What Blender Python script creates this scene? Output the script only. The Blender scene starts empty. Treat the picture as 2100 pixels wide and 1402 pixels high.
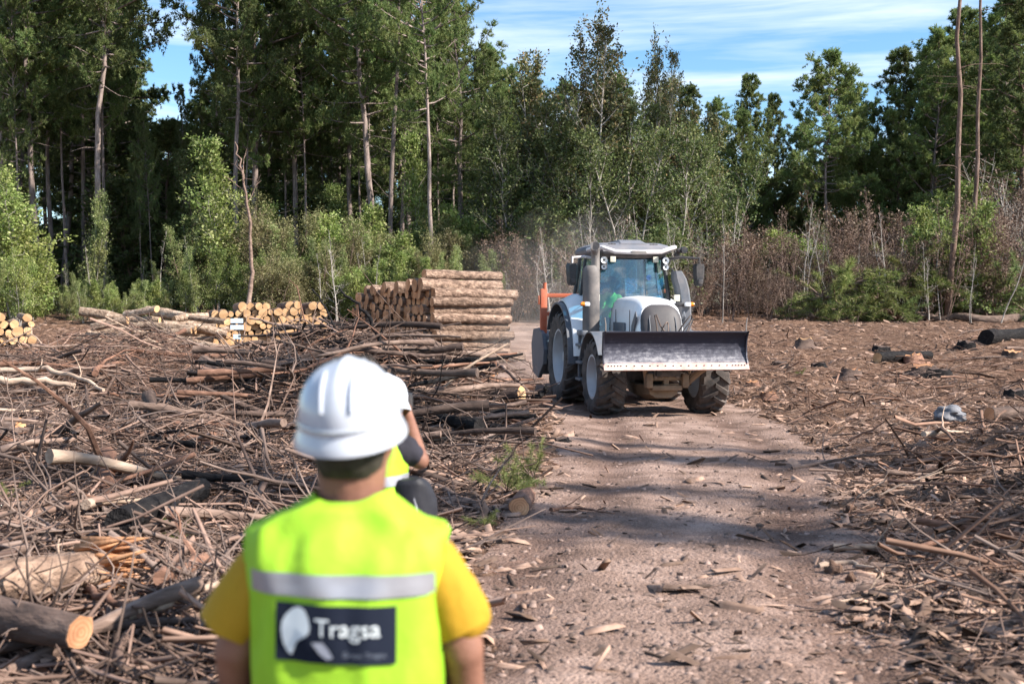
import bpy, bmesh, math, random
import numpy as np
from mathutils import Vector, Matrix, noise as mnoise

C = bpy.context.scene.collection
S = bpy.context.scene
R = math.radians

# ------------------------------------------------------------------ camera
EYE = 1.70
FPX = 2333.0                       # focal length in pixels of the 2100 px wide photograph
cam_d = bpy.data.cameras.new("camera")
cam_d.lens = 40.0
cam_d.sensor_width = 36.0
cam_d.clip_start = 0.05
cam_d.clip_end = 2000.0
cam_d.dof.use_dof = True
cam_d.dof.focus_distance = 20.5
cam_d.dof.aperture_fstop = 2.7
cam_o = bpy.data.objects.new("camera", cam_d)
cam_o.location = (0, 0, EYE)
cam_o.rotation_euler = (R(90 - 1.08), 0, 0)
C.objects.link(cam_o)
S.camera = cam_o

# ------------------------------------------------------------------ sun, sky, exposure
SUN_EL, SUN_AZ = R(38), R(111)     # azimuth clockwise from +Y
world = bpy.data.worlds.new("World")
S.world = world
world.use_nodes = True
wn, wl = world.node_tree.nodes, world.node_tree.links
wn.clear()
out = wn.new('ShaderNodeOutputWorld')
bg = wn.new('ShaderNodeBackground')
bg.inputs['Strength'].default_value = 0.088
sky = wn.new('ShaderNodeTexSky')
sky.sky_type = 'NISHITA'
sky.sun_disc = False
sky.sun_elevation = SUN_EL
sky.sun_rotation = SUN_AZ
sky.air_density = 1.0
sky.dust_density = 0.25
sky.ozone_density = 2.2
tc = wn.new('ShaderNodeTexCoord')
mp = wn.new('ShaderNodeMapping')
mp.inputs['Scale'].default_value = (3.0, 3.0, 30.0)
mp.inputs['Rotation'].default_value = (R(2.0), R(-2.5), 0)
nz = wn.new('ShaderNodeTexNoise')
nz.inputs['Scale'].default_value = 1.15
nz.inputs['Detail'].default_value = 7
nz.inputs['Roughness'].default_value = 0.55
nz.inputs['Distortion'].default_value = 0.35
cr = wn.new('ShaderNodeValToRGB')
cr.color_ramp.elements[0].position = 0.43
cr.color_ramp.elements[1].position = 0.80
cr.color_ramp.elements[1].color = (0.9, 0.9, 0.9, 1)
mix = wn.new('ShaderNodeMixRGB')
mix.inputs['Color2'].default_value = (7.0, 7.3, 7.7, 1)     # thin cirrus, lit by the sun
hs = wn.new('ShaderNodeHueSaturation')
hs.inputs['Saturation'].default_value = 1.2
hs.inputs['Hue'].default_value = 0.497
hs.inputs['Value'].default_value = 1.12
wl.new(tc.outputs['Generated'], mp.inputs['Vector'])
wl.new(mp.outputs['Vector'], nz.inputs['Vector'])
wl.new(nz.outputs['Fac'], cr.inputs['Fac'])
wl.new(cr.outputs['Color'], mix.inputs['Fac'])
wl.new(sky.outputs['Color'], hs.inputs['Color'])
wl.new(hs.outputs['Color'], mix.inputs['Color1'])
wl.new(mix.outputs['Color'], bg.inputs['Color'])
wl.new(bg.outputs['Background'], out.inputs['Surface'])

sun_d = bpy.data.lights.new("sun", 'SUN')
sun_d.energy = 5.0
sun_d.angle = R(0.55)
sun_d.color = (1.0, 0.925, 0.83)
sun_o = bpy.data.objects.new("sun", sun_d)
sdir = Vector((math.sin(SUN_AZ) * math.cos(SUN_EL), math.cos(SUN_AZ) * math.cos(SUN_EL), math.sin(SUN_EL)))
sun_o.rotation_euler = (-sdir).to_track_quat('-Z', 'Y').to_euler()
sun_o.location = sdir * 100
C.objects.link(sun_o)

S.view_settings.view_transform = 'Standard'
S.view_settings.look = 'None'
S.view_settings.exposure = 1.2
S.view_settings.gamma = 1.0
S.cycles.max_bounces = 7
S.cycles.diffuse_bounces = 3
S.cycles.glossy_bounces = 3
S.cycles.transmission_bounces = 5
S.cycles.transparent_max_bounces = 10
S.cycles.volume_bounces = 1
S.cycles.caustics_reflective = False
S.cycles.caustics_refractive = False

# ------------------------------------------------------------------ helpers: objects
USED = {}
def meta(o, label=None, cat=None, group=None, kind=None):
    if label: o['label'] = label
    if cat: o['category'] = cat
    if group: o['group'] = group
    if kind: o['kind'] = kind
    return o

def empty(name, loc=(0, 0, 0), rz=0.0, **k):
    o = bpy.data.objects.new(name, None)
    o.empty_display_size = 0.2
    o.location = loc
    o.rotation_euler = (0, 0, rz)
    C.objects.link(o)
    return meta(o, **k)

def link(name, me, parent=None, loc=None, rot=None, scale=None, **k):
    o = bpy.data.objects.new(name, me)
    C.objects.link(o)
    if parent: o.parent = parent
    if loc is not None: o.location = loc
    if rot is not None: o.rotation_euler = rot
    if scale is not None: o.scale = scale if hasattr(scale, '__len__') else (scale,) * 3
    return meta(o, **k)

class Acc:
    """collects numpy verts and faces; build() makes one mesh"""
    def __init__(s):
        s.v, s.f, s.m, s.n = [], [], [], 0
    def add(s, v, f, mat=0):
        v = np.asarray(v, float).reshape(-1, 3)
        f = np.asarray(f, int)
        s.v.append(v); s.f.append(f + s.n); s.m.append(np.full(len(f), mat)); s.n += len(v)
    def ngon(s, idx_pts, mat=0):
        v = np.asarray(idx_pts, float)
        s.add(v, np.arange(len(v)).reshape(1, -1), mat)
    def mesh(s, name, mats, smooth=False, sharp=None):
        me = bpy.data.meshes.new(name)
        if not isinstance(mats, (list, tuple)): mats = [mats]
        V = np.concatenate(s.v).astype(np.float32)
        me.vertices.add(len(V)); me.vertices.foreach_set('co', V.ravel())
        loops = np.concatenate([f.ravel() for f in s.f]).astype(np.int32)
        tot = np.concatenate([np.full(len(f), f.shape[1]) for f in s.f]).astype(np.int32)
        st = np.concatenate([[0], np.cumsum(tot)[:-1]]).astype(np.int32)
        me.loops.add(len(loops)); me.loops.foreach_set('vertex_index', loops)
        me.polygons.add(len(tot)); me.polygons.foreach_set('loop_start', st)
        me.polygons.foreach_set('loop_total', tot)
        me.polygons.foreach_set('material_index', np.concatenate(s.m).astype(np.int32))
        if smooth: me.polygons.foreach_set('use_smooth', np.ones(len(tot), bool))
        for m in mats: me.materials.append(m)
        me.update(calc_edges=True)
        me.validate()
        if sharp: me.set_sharp_from_angle(angle=R(sharp))
        return me

def tube(P, rad, n=6, caps=True):
    """verts, quads, cap polys of a tube through points P"""
    P = np.asarray(P, float); k = len(P)
    rad = np.broadcast_to(np.asarray(rad, float), (k,))
    T = np.gradient(P, axis=0); T /= np.linalg.norm(T, axis=1, keepdims=True) + 1e-9
    a = np.array([0, 0, 1.0]) if abs(T[0][2]) < 0.9 else np.array([1.0, 0, 0])
    N = np.zeros_like(P)
    u = a - T[0] * a.dot(T[0]); u /= np.linalg.norm(u); N[0] = u
    for i in range(1, k):
        u = N[i - 1] - T[i] * N[i - 1].dot(T[i]); u /= np.linalg.norm(u) + 1e-9; N[i] = u
    B = np.cross(T, N)
    th = np.arange(n) / n * 2 * math.pi
    V = P[:, None, :] + rad[:, None, None] * (np.cos(th)[None, :, None] * N[:, None, :] + np.sin(th)[None, :, None] * B[:, None, :])
    i, j = np.meshgrid(np.arange(k - 1), np.arange(n), indexing='ij')
    j2 = (j + 1) % n
    F = np.stack([i * n + j, i * n + j2, (i + 1) * n + j2, (i + 1) * n + j], -1).reshape(-1, 4)
    cp = np.array([np.arange(n)[::-1], (k - 1) * n + np.arange(n)]) if caps else None
    return V.reshape(-1, 3), F, cp

def add_tube(acc, P, rad, n=6, mat=0, caps=True, capmat=None):
    V, F, cp = tube(P, rad, n, caps)
    base = acc.n
    acc.add(V, F, mat)
    if caps:
        acc.f.append(cp + base); acc.m.append(np.full(2, mat if capmat is None else capmat))

# ------------------------------------------------------------------ helpers: materials
def nodes_of(name):
    m = bpy.data.materials.new(name)
    m.use_nodes = True
    nt = m.node_tree
    nt.nodes.clear()
    o = nt.nodes.new('ShaderNodeOutputMaterial')
    p = nt.nodes.new('ShaderNodeBsdfPrincipled')
    nt.links.new(p.outputs[0], o.inputs['Surface'])
    return m, nt.nodes, nt.links, p, o

def ramp(n, stops):
    r = n.new('ShaderNodeValToRGB')
    e = r.color_ramp.elements
    while len(e) < len(stops): e.new(0.5)
    for k, (pos, col) in enumerate(stops):
        e[k].position = pos; e[k].color = (*col, 1) if len(col) == 3 else col
    return r

WARM = ('soil', 'wood_chips', 'twig', 'branch_bark', 'barkless', 'needles', 'clod', 'road_dirt', 'pebbles', 'pine_bark')
def pm(name, stops, scale=4.0, detail=5, rough=0.8, bump=0.0, bscale=None, stretch=(1, 1, 1), rand=0.0, island=0.0,
       coords='Object', metallic=0.0, coat=0.0, spec=0.3, dist=0.0, bdist=0.02, grain=0.0, gscale=60):
    """principled with a noise-driven colour ramp, noise bump and optional per-object / per-piece tone"""
    m, n, l, p, o = nodes_of(name)
    t = n.new('ShaderNodeTexCoord'); mpn = n.new('ShaderNodeMapping')
    mpn.inputs['Scale'].default_value = stretch
    l.new(t.outputs[coords], mpn.inputs['Vector'])
    z = n.new('ShaderNodeTexNoise')
    z.inputs['Scale'].default_value = scale; z.inputs['Detail'].default_value = detail
    z.inputs['Roughness'].default_value = 0.62; z.inputs['Distortion'].default_value = dist
    l.new(mpn.outputs[0], z.inputs['Vector'])
    if any(w in name for w in WARM): stops = [(a, (c[0] * 1.03, c[1] * .95, c[2] * .92)) for a, c in stops]
    if len(stops) == 1: stops = [(0, stops[0][1]), (1, stops[0][1])]
    r = ramp(n, stops)
    fac = z.outputs['Fac']
    if grain:                                   # fine speckle of crumbs and fibres
        zg = n.new('ShaderNodeTexNoise'); zg.inputs['Scale'].default_value = gscale; zg.inputs['Detail'].default_value = 6; zg.inputs['Roughness'].default_value = .75
        l.new(mpn.outputs[0], zg.inputs['Vector'])
        ma = n.new('ShaderNodeMath'); ma.operation = 'MULTIPLY_ADD'; ma.inputs[1].default_value = grain; l.new(zg.outputs['Fac'], ma.inputs[0])
        mb = n.new('ShaderNodeMath'); mb.operation = 'ADD'; mb.inputs[1].default_value = -grain / 2; l.new(z.outputs['Fac'], mb.inputs[0]); l.new(mb.outputs[0], ma.inputs[2])
        fac = ma.outputs[0]
    l.new(fac, r.inputs['Fac'])
    col = r.outputs['Color']
    if rand or island:
        if island:
            g = n.new('ShaderNodeNewGeometry'); src = g.outputs['Random Per Island']; amt = island
        else:
            g = n.new('ShaderNodeObjectInfo'); src = g.outputs['Random']; amt = rand
        mr = n.new('ShaderNodeMapRange')
        mr.inputs['To Min'].default_value = 1 - amt; mr.inputs['To Max'].default_value = 1 + amt
        l.new(src, mr.inputs['Value'])
        h = n.new('ShaderNodeHueSaturation')
        l.new(mr.outputs[0], h.inputs['Value']); l.new(col, h.inputs['Color'])
        col = h.outputs['Color']
    l.new(col, p.inputs['Base Color'])
    p.inputs['Roughness'].default_value = rough
    p.inputs['Metallic'].default_value = metallic
    p.inputs['Specular IOR Level'].default_value = spec
    p.inputs['Coat Weight'].default_value = coat
    if bump:
        z2 = n.new('ShaderNodeTexNoise')
        z2.inputs['Scale'].default_value = bscale or scale * 3; z2.inputs['Detail'].default_value = 6
        l.new(mpn.outputs[0], z2.inputs['Vector'])
        b = n.new('ShaderNodeBump'); b.inputs['Strength'].default_value = bump; b.inputs['Distance'].default_value = bdist
        l.new(z2.outputs['Fac'], b.inputs['Height']); l.new(b.outputs[0], p.inputs['Normal'])
    return m

def leaf_mat(name, c1, c2, c3=None, trans=0.32, objrand=0.22, rough=0.6):
    """leaves: per-leaf tone, per-tree tone, and light passing through"""
    m, n, l, p, o = nodes_of(name)
    g = n.new('ShaderNodeNewGeometry')
    st = [(0.0, c1), (0.75, c2), (1.0, c3 or c2)]
    r = ramp(n, st)
    l.new(g.outputs['Random Per Island'], r.inputs['Fac'])
    oi = n.new('ShaderNodeObjectInfo')
    mr = n.new('ShaderNodeMapRange'); mr.inputs['To Min'].default_value = 1 - objrand; mr.inputs['To Max'].default_value = 1 + objrand
    l.new(oi.outputs['Random'], mr.inputs['Value'])
    t = n.new('ShaderNodeTexCoord'); z = n.new('ShaderNodeTexNoise'); z.inputs['Scale'].default_value = 0.55; z.inputs['Detail'].default_value = 2
    l.new(t.outputs['Object'], z.inputs['Vector'])
    mh = n.new('ShaderNodeMapRange'); mh.inputs['From Min'].default_value = 0.3; mh.inputs['From Max'].default_value = 0.7
    mh.inputs['To Min'].default_value = 0.475; mh.inputs['To Max'].default_value = 0.52
    l.new(z.outputs['Fac'], mh.inputs['Value'])
    h = n.new('ShaderNodeHueSaturation')
    l.new(mh.outputs[0], h.inputs['Hue'])
    l.new(mr.outputs[0], h.inputs['Value']); l.new(r.outputs[0], h.inputs['Color'])
    l.new(h.outputs[0], p.inputs['Base Color'])
    p.inputs['Roughness'].default_value = rough; p.inputs['Specular IOR Level'].default_value = 0.35
    tr = n.new('ShaderNodeBsdfTranslucent'); l.new(h.outputs[0], tr.inputs['Color'])
    mx = n.new('ShaderNodeMixShader'); mx.inputs['Fac'].default_value = trans
    l.new(p.outputs[0], mx.inputs[1]); l.new(tr.outputs[0], mx.inputs[2]); l.new(mx.outputs[0], o.inputs['Surface'])
    return m

# ------------------------------------------------------------------ noise and terrain
_rng = np.random.RandomState(7)
_LAT = _rng.rand(256, 256)
def vnoise(x, y):
    x = np.asarray(x, float); y = np.asarray(y, float)
    xi, yi = np.floor(x).astype(int), np.floor(y).astype(int)
    fx, fy = x - xi, y - yi
    fx, fy = fx * fx * (3 - 2 * fx), fy * fy * (3 - 2 * fy)
    a, b = _LAT[xi % 256, yi % 256], _LAT[(xi + 1) % 256, yi % 256]
    c, d = _LAT[xi % 256, (yi + 1) % 256], _LAT[(xi + 1) % 256, (yi + 1) % 256]
    return (a * (1 - fx) + b * fx) * (1 - fy) + (c * (1 - fx) + d * fx) * fy
def fbm(x, y, o=4):
    s, a = 0, 0.5
    for k in range(o):
        s = s + a * vnoise(x * 2 ** k + 17 * k, y * 2 ** k + 9 * k); a *= 0.5
    return s / (1 - 0.5 ** o)
def sstep(a, b, x):
    t = np.clip((x - a) / (b - a), 0, 1); return t * t * (3 - 2 * t)

_RY = [-60, 0, 5.3, 8, 11.6, 16.3, 20.8, 24, 28, 36, 46, 60, 200]
_RC = [-1.0, .45, .75, 1.05, 1.9, 2.5, 2.55, 2.0, 1.0, 0.3, 0.5, 2.0, 4.0]
_RH = [1.4, 1.2, 1.1, 1.3, 1.5, 1.8, 1.95, 1.9, 1.7, 1.4, 1.2, 1.0, 1.0]
def road_c(y): return np.interp(y, _RY, _RC)
def road_h(y): return np.interp(y, _RY, _RH)
_TY = [-100, 20, 22.5, 24, 28, 33, 40, 48, 60, 100, 300, 900]
_TZ = [0, 0, .02, .08, .42, .88, 1.35, 1.75, 2.2, 3.0, 5.0, 8.0]
def slope(y): return (np.interp(y - 1.6, _TY, _TZ) + np.interp(y, _TY, _TZ) + np.interp(y + 1.6, _TY, _TZ)) / 3
def mound(x, y):
    """brushwood heaps lie on these swellings"""
    g = lambda cx, cy, sx, sy: np.exp(-((x - cx) / sx) ** 2 - ((y - cy) / sy) ** 2)
    return 0.80 * g(-2.5, 18.2, 2.2, 3.4) + 0.74 * g(-8.0, 22.5, 3.3, 3.4) + 0.10 * g(-3.9, 7.4, 1.7, 1.1) + 0.12 * g(-5.5, 14, 3, 3)
def tz(x, y):
    x = np.asarray(x, float); y = np.asarray(y, float)
    c, h = road_c(y), road_h(y)
    d = np.abs(x - c) - h + (fbm(x * .9 + 3, y * .9) - .5) * 0.9
    off = sstep(-0.25, 0.9, d)
    z = slope(y) + mound(x, y)
    near = 1 - sstep(10, 20, y)
    z = z + sstep(0.1, 2.4, x - c - h) * (0.10 + 0.22 * near) * (0.6 + 0.8 * fbm(x * .7, y * .7 + 50, 2))
    z = z + off * ((fbm(x * 0.8, y * 0.8) - .5) * .38 + (fbm(x * 3.1, y * 3.1 + 40) - .5) * .16 + 0.03)
    z = z + (1 - off) * ((fbm(x * .5 + 30, y * .6) - .5) * .10 + (fbm(x * 4, y * 4, 3) - .5) * .018)
    rut = np.exp(-((np.abs(x - c) - 0.95) / .28) ** 2) * (1 - off)
    return z - 0.035 * rut + .012 * np.exp(-((np.abs(x - c) - 0.55) / .25) ** 2) * (1 - off)
def gz(x, y): return float(tz(np.array([x]), np.array([y]))[0])

def unit(v): return v / (np.linalg.norm(v, axis=-1, keepdims=True) + 1e-9)
def curve(p0, d, L, rs, k=5, up=0.0, wob=.08):
    P = [np.array(p0, float)]; d = np.array(d, float)
    for i in range(k - 1):
        d = unit(d + np.array([0, 0, up / k]) + rs.randn(3) * wob)
        P.append(P[-1] + d * L / (k - 1))
    return np.array(P), d

def at(px, py, D):
    """the place that stands D metres deep in the photograph at pixel (px, py)"""
    a = R(-1.08)
    u, v = (px - 1050) / FPX, -(py - 701) / FPX
    y, z = math.cos(a) - v * math.sin(a), math.sin(a) + v * math.cos(a)
    return Vector((u * D / y, D, EYE + z * D / y))
def gat(px, py, lift=0.0):
    """where the view ray through a pixel meets the ground"""
    lo = None
    for D in np.arange(3.5, 90, 0.05):
        p = at(px, py, D)
        if p.z <= gz(p.x, p.y) + lift: return p
    return at(px, py, 60)
def clear(px, py, D, r):
    """like at(), but never sunk below the ground"""
    p = at(px, py, D)
    while p.z < gz(p.x, p.y) + r and D > 3:
        D -= .05; p = at(px, py, D)
    return p
def px_of(p):
    """photograph pixel of a world point (used for wording labels)"""
    a = R(-1.08)
    y = p[1] * math.cos(a) + (p[2] - EYE) * math.sin(a); z = -p[1] * math.sin(a) + (p[2] - EYE) * math.cos(a)
    y = max(y, 0.1)
    return 1050 + FPX * p[0] / y, 701 - FPX * z / y
# ------------------------------------------------------------------ ground, road
M_ground = pm('forest_soil', [(0.28, (.045, .028, .02)), (0.47, (.115, .072, .05)), (0.6, (.21, .14, .10)), (0.72, (.34, .255, .19))],
              scale=5.5, detail=9, rough=0.95, bump=1.0, bscale=26, bdist=0.06, spec=0.1, grain=.5, gscale=55)
M_road = pm('road_dirt', [(0.25, (.085, .060, .048)), (0.5, (.245, .180, .148)), (0.75, (.44, .345, .295))],
            scale=1.5, detail=10, rough=0.95, bump=1.0, bscale=38, bdist=0.035, spec=0.1, grain=.62, gscale=48)

def add_tracks(m):
    n, l = m.node_tree.nodes, m.node_tree.links
    p = [a for a in n if a.type == 'BSDF_PRINCIPLED'][0]; src = p.inputs['Base Color'].links[0].from_socket
    at_ = n.new('ShaderNodeAttribute'); at_.attribute_name = 'track'
    mx = n.new('ShaderNodeMixRGB'); mx.blend_type = 'MULTIPLY'; mx.inputs['Color2'].default_value = (.60, .56, .55, 1)
    l.new(at_.outputs['Fac'], mx.inputs['Fac']); l.new(src, mx.inputs['Color1']); l.new(mx.outputs[0], p.inputs['Base Color'])
add_tracks(M_road)

def axis(segs):
    a = []
    for lo, hi, st in segs: a.append(np.arange(lo, hi, st))
    return np.concatenate(a)
def sheet(name, xs, ys, fz, mat):
    X, Y = np.meshgrid(xs, ys)
    Z = fz(X, Y)
    nx, ny = len(xs), len(ys)
    i, j = np.meshgrid(np.arange(ny - 1), np.arange(nx - 1), indexing='ij')
    F = np.stack([i * nx + j, i * nx + j + 1, (i + 1) * nx + j + 1, (i + 1) * nx + j], -1).reshape(-1, 4)
    a = Acc(); a.add(np.stack([X, Y, Z], -1).reshape(-1, 3), F)
    return link(name, a.mesh(name, mat, smooth=True), kind='structure')
gx = axis([(-700, -60, 32), (-60, -20, 2.5), (-20, -9, .3), (-9, 9, .075), (9, 20, .3), (20, 60, 2.5), (60, 701, 32)])
gy = axis([(-300, -20, 20), (-20, 2, 1.0), (2, 14, .06), (14, 26, .09), (26, 50, .25), (50, 110, 1.5), (110, 900, 40)])
sheet('ground', gx, gy, tz, M_ground)
def road_sheet():
    ys = axis([(-30, 2, .5), (2, 14, .06), (14, 27, .09), (27, 60, .3)])
    us = np.linspace(-1, 1, 61)
    U, Y = np.meshgrid(us, ys)
    X = road_c(Y) + U * (road_h(Y) + .75)
    c, h = road_c(Y), road_h(Y)
    d = np.abs(X - c) - h + (fbm(X * .9 + 3, Y * .9) - .5) * 0.9
    Z = tz(X, Y) + 0.012 - 0.075 * sstep(-.15, .5, d + (fbm(X * 3, Y * 3, 3) - .5) * .5)
    ny, nx = U.shape
    i, j = np.meshgrid(np.arange(ny - 1), np.arange(nx - 1), indexing='ij')
    F = np.stack([i * nx + j, i * nx + j + 1, (i + 1) * nx + j + 1, (i + 1) * nx + j], -1).reshape(-1, 4)
    a = Acc(); a.add(np.stack([X, Y, Z], -1).reshape(-1, 3), F)
    me = a.mesh('dirt_road', M_road, smooth=True)
    at_ = me.attributes.new('track', 'FLOAT', 'POINT')          # where wheels have packed the earth
    w = np.exp(-((np.abs(X - c + .1 * (fbm(X * .3, Y * .5) - .5)) - .95) / .33) ** 2) * (.55 + .6 * fbm(X * 1.3, Y * .5, 3))
    at_.data.foreach_set('value', w.ravel().astype(np.float32))
    link('dirt_road', me, kind='structure')
road_sheet()

# ------------------------------------------------------------------ loose litter (nobody could count it)
M_chip = pm('wood_chips', [(0.3, (.13, .085, .063)), (0.7, (.31, .225, .175))], scale=9, rough=0.9, island=0.85)
M_twiglit = pm('twig_litter', [(0.3, (.085, .056, .045)), (0.7, (.235, .168, .135))], scale=3, rough=0.9, island=0.85)
M_stone = pm('road_pebbles', [(0.3, (.10, .074, .062)), (0.7, (.24, .185, .16))], scale=12, rough=0.95, island=0.6)
rng = np.random.RandomState(11)
def frustum_pts(n, y0, y1, power=1.0, edge=.5):
    """points on the ground, denser near the camera like the view needs"""
    y = y0 * (y1 / y0) ** (rng.rand(n) ** power)
    x = (rng.rand(n) * 2 - 1) * edge * (y + 2.0)
    return x, y
def on_road(x, y):
    d = np.abs(x - road_c(y)) - road_h(y) + (fbm(x * .9 + 3, y * .9) - .5) * 0.9
    return 1 - sstep(-.3, .35, d)
def chips(name, n, mat, lmin, lmax, aspect, road_keep, y0=3.6, y1=52, lift=0.3, tilt=.35):
    x, y = frustum_pts(n, y0, y1)
    k = rng.rand(n) < np.where(on_road(x, y) > .5, road_keep, 1) * (.45 + .9 * fbm(x * .8 + 9, y * .8, 2))
    x, y = x[k], y[k]; n = len(x)
    L = lmin + (lmax - lmin) * rng.rand(n) ** 4
    W = L * (aspect * (.5 + rng.rand(n)))
    th = np.where(rng.rand(n) < .5, rng.randn(n) * .5, rng.rand(n) * math.pi) ; ct, st = np.cos(th), np.sin(th)
    z = tz(x, y)
    # slope-following: lift by tilt
    p = np.stack([x, y, z + 0.006 + W * lift], -1)
    ti = rng.randn(n) * tilt; ro = rng.randn(n) * .5
    a = np.stack([ct * np.cos(ti), st * np.cos(ti), np.sin(ti)], -1) * (L / 2)[:, None]
    b = np.stack([-st * np.cos(ro), ct * np.cos(ro), np.sin(ro)], -1) * (W / 2)[:, None]
    hgt = np.stack([0 * x, 0 * x, W * .35], -1)
    j = lambda s: 1 + s * (rng.rand(n, 1) - .5)
    V = np.stack([p - a * j(.5) - b * j(.9), p + a * j(.5) - b * j(1.4), p + a * j(.9) + b * j(1.4), p - a * j(.9) + b * j(.9),
                  p - a * .8 * j(.5) - b * .5 + hgt, p + a * .7 * j(.5) - b * .6 + hgt, p + a * .8 + b * .6 + hgt, p - a * .75 + b * .5 + hgt], 1)
    q = np.array([[4, 5, 6, 7], [0, 1, 5, 4], [1, 2, 6, 5], [2, 3, 7, 6], [3, 0, 4, 7]])
    F = (np.arange(n)[:, None, None] * 8 + q[None]).reshape(-1, 4)
    ac = Acc(); ac.add(V.reshape(-1, 3), F)
    link(name, ac.mesh(name, mat), kind='stuff', label='splintered wood chips scattered over the churned ground' if name == 'wood_chips' else None,
         cat='litter')
chips('wood_chips', 110000, M_chip, .018, .26, .2, .07)
o_ = chips('road_pebbles', 60000, M_stone, .006, .05, .75, 1.0, y1=30, lift=.1, tilt=.1)
C.objects['road_pebbles']['label'] = 'small pale pebbles and crumbs of earth on the dirt road'
def twigs(name, n, mat, y0, y1, lmin, lmax, rad, mask, lift, label):
    x, y = frustum_pts(n, y0, y1)
    k = rng.rand(n) < mask(x, y)
    x, y = x[k], y[k]; n = len(x)
    L = lmin + (lmax - lmin) * rng.rand(n) ** 2
    th = rng.rand(n) * 2 * math.pi
    z = tz(x, y) + lift(x, y, rng.rand(n)) + .01
    pit = rng.randn(n) * .22 + (rng.rand(n) < .05) * rng.rand(n) * 1.0
    d = np.stack([np.cos(th) * np.cos(pit), np.sin(th) * np.cos(pit) * .8, np.sin(pit)], -1)
    side = np.cross(d, rng.randn(n, 3)); side /= np.linalg.norm(side, axis=1, keepdims=True)
    c = np.stack([x, y, z], -1)
    K = 4
    t = np.linspace(-.5, .5, K)
    bend = (rng.rand(n) - .3) * .25
    P = c[:, None] + d[:, None] * (t[None, :, None] * L[:, None, None]) + side[:, None] * ((.25 - t ** 2)[None, :, None] * (bend * L)[:, None, None]) + rng.randn(n, K, 3) * (L * .025)[:, None, None]
    r = rad(L)[:, None] * np.linspace(1, .45, K)[None]
    up = np.cross(side, d)
    th3 = np.array([0, 2.1, 4.2])
    ring = np.cos(th3)[None, None, :, None] * side[:, None, None] + np.sin(th3)[None, None, :, None] * up[:, None, None]
    V = P[:, :, None] + ring * r[:, :, None, None]
    i, j = np.meshgrid(np.arange(K - 1), np.arange(3), indexing='ij')
    q = np.stack([i * 3 + j, i * 3 + (j + 1) % 3, (i + 1) * 3 + (j + 1) % 3, (i + 1) * 3 + j], -1).reshape(-1, 4)
    F = (np.arange(n)[:, None, None] * (3 * K) + q[None]).reshape(-1, 4)
    ac = Acc(); ac.add(V.reshape(-1, 3), F)
    link(name, ac.mesh(name, mat, smooth=True), kind='stuff', label=label, cat='litter')
def pile_mask(x, y):
    """1 where brushwood lies: everything left of the road out to the stacks"""
    edge = road_c(y) - road_h(y) - .25
    m = sstep(0, .5, edge - x) * (1 - sstep(29, 34, y)) * sstep(3.6, 4.4, y)
    m = m * (1 - .6 * np.exp(-((x + 2.9) / 1.1) ** 2 - ((y - 6.6) / 1.3) ** 2))
    return m * (.35 + .65 * np.clip(mound(x, y) * 4, 0, 1) + .25 * fbm(x * .6, y * .6, 2))
def pile_h(x, y):
    return np.clip(mound(x, y) * .95, 0, .75) * (.55 + .9 * fbm(x * .9 + 5, y * .9 + 5, 3)) + .03
twigs('brushwood_twigs', 60000, M_twiglit, 3.8, 34, .15, 1.1, lambda L: .003 + .006 * L, pile_mask,
      lambda x, y, u: pile_h(x, y) * u, 'tangle of thin grey and brown twigs between the felled branches')
twigs('brushwood_sticks', 9000, M_twiglit, 5, 34, .4, 1.9, lambda L: (.006 + .008 * L) * (.6 + rng.rand(len(L)) ** 2 * 1.6), pile_mask,
      lambda x, y, u: pile_h(x, y) * u * 1.1, 'thicker broken sticks heaped between the felled branches')
def forked(name, n, mat, y0, y1, mask, lift, label, smin, smax):
    """small forked twigs, each with its own side shoots, all in one tangle"""
    rs = np.random.RandomState(77); T = []
    for t in range(14):
        ac = Acc(); P, _ = curve([-.5, 0, 0], [1.0, 0, 0], 1.0, rs, 7, wob=.13); add_tube(ac, P, np.linspace(.016, .005, 7), 4, caps=False)
        for k in range(rs.randint(3, 7)):
            i = rs.randint(1, 5); Q, _ = curve(P[i], unit(P[i + 1] - P[i] + rs.randn(3) * .14), .2 + .35 * rs.rand(), rs, 5, wob=.2); add_tube(ac, Q, np.linspace(.009, .002, 5), 3, caps=False)
            if rs.rand() < .6:
                Q2, _ = curve(Q[2], unit(Q[3] - Q[2] + rs.randn(3) * .06), .18, rs, 4, wob=.2); add_tube(ac, Q2, np.linspace(.005, .0015, 4), 3, caps=False)
        T.append((np.concatenate(ac.v), np.concatenate([f for f in ac.f])))
    x, y = frustum_pts(n, y0, y1); k = rs.rand(n) < mask(x, y); x, y = x[k], y[k]
    z = tz(x, y) + lift(x, y, rs.rand(len(x))) + .02
    out_ = Acc()
    for i in range(len(x)):
        V, F = T[i % 14]; s = smin + (smax - smin) * rs.rand() ** 1.6
        a1, a2, a3 = rs.rand() * 6.28, rs.randn() * .3, rs.rand() * 6.28
        M = np.array((Matrix.Rotation(a1, 3, 'Z') @ Matrix.Rotation(a2, 3, 'Y') @ Matrix.Rotation(a3, 3, 'X')))
        out_.add(V @ M.T * s + [x[i], y[i], z[i]], F)
    link(name, out_.mesh(name, mat, smooth=True), kind='stuff', label=label, cat='litter')
M_twigtone = pm('forked_twig', [(0.35, (.07, .05, .042)), (0.65, (.24, .19, .165))], scale=.9, detail=3, rough=.9, grain=.3, gscale=8)
forked('forked_twigs', 3600, M_twigtone, 5, 33, pile_mask, lambda x, y, u: pile_h(x, y) * u * 1.1, 'forked dead twigs tangled through the brushwood', .35, 1.7)
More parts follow.
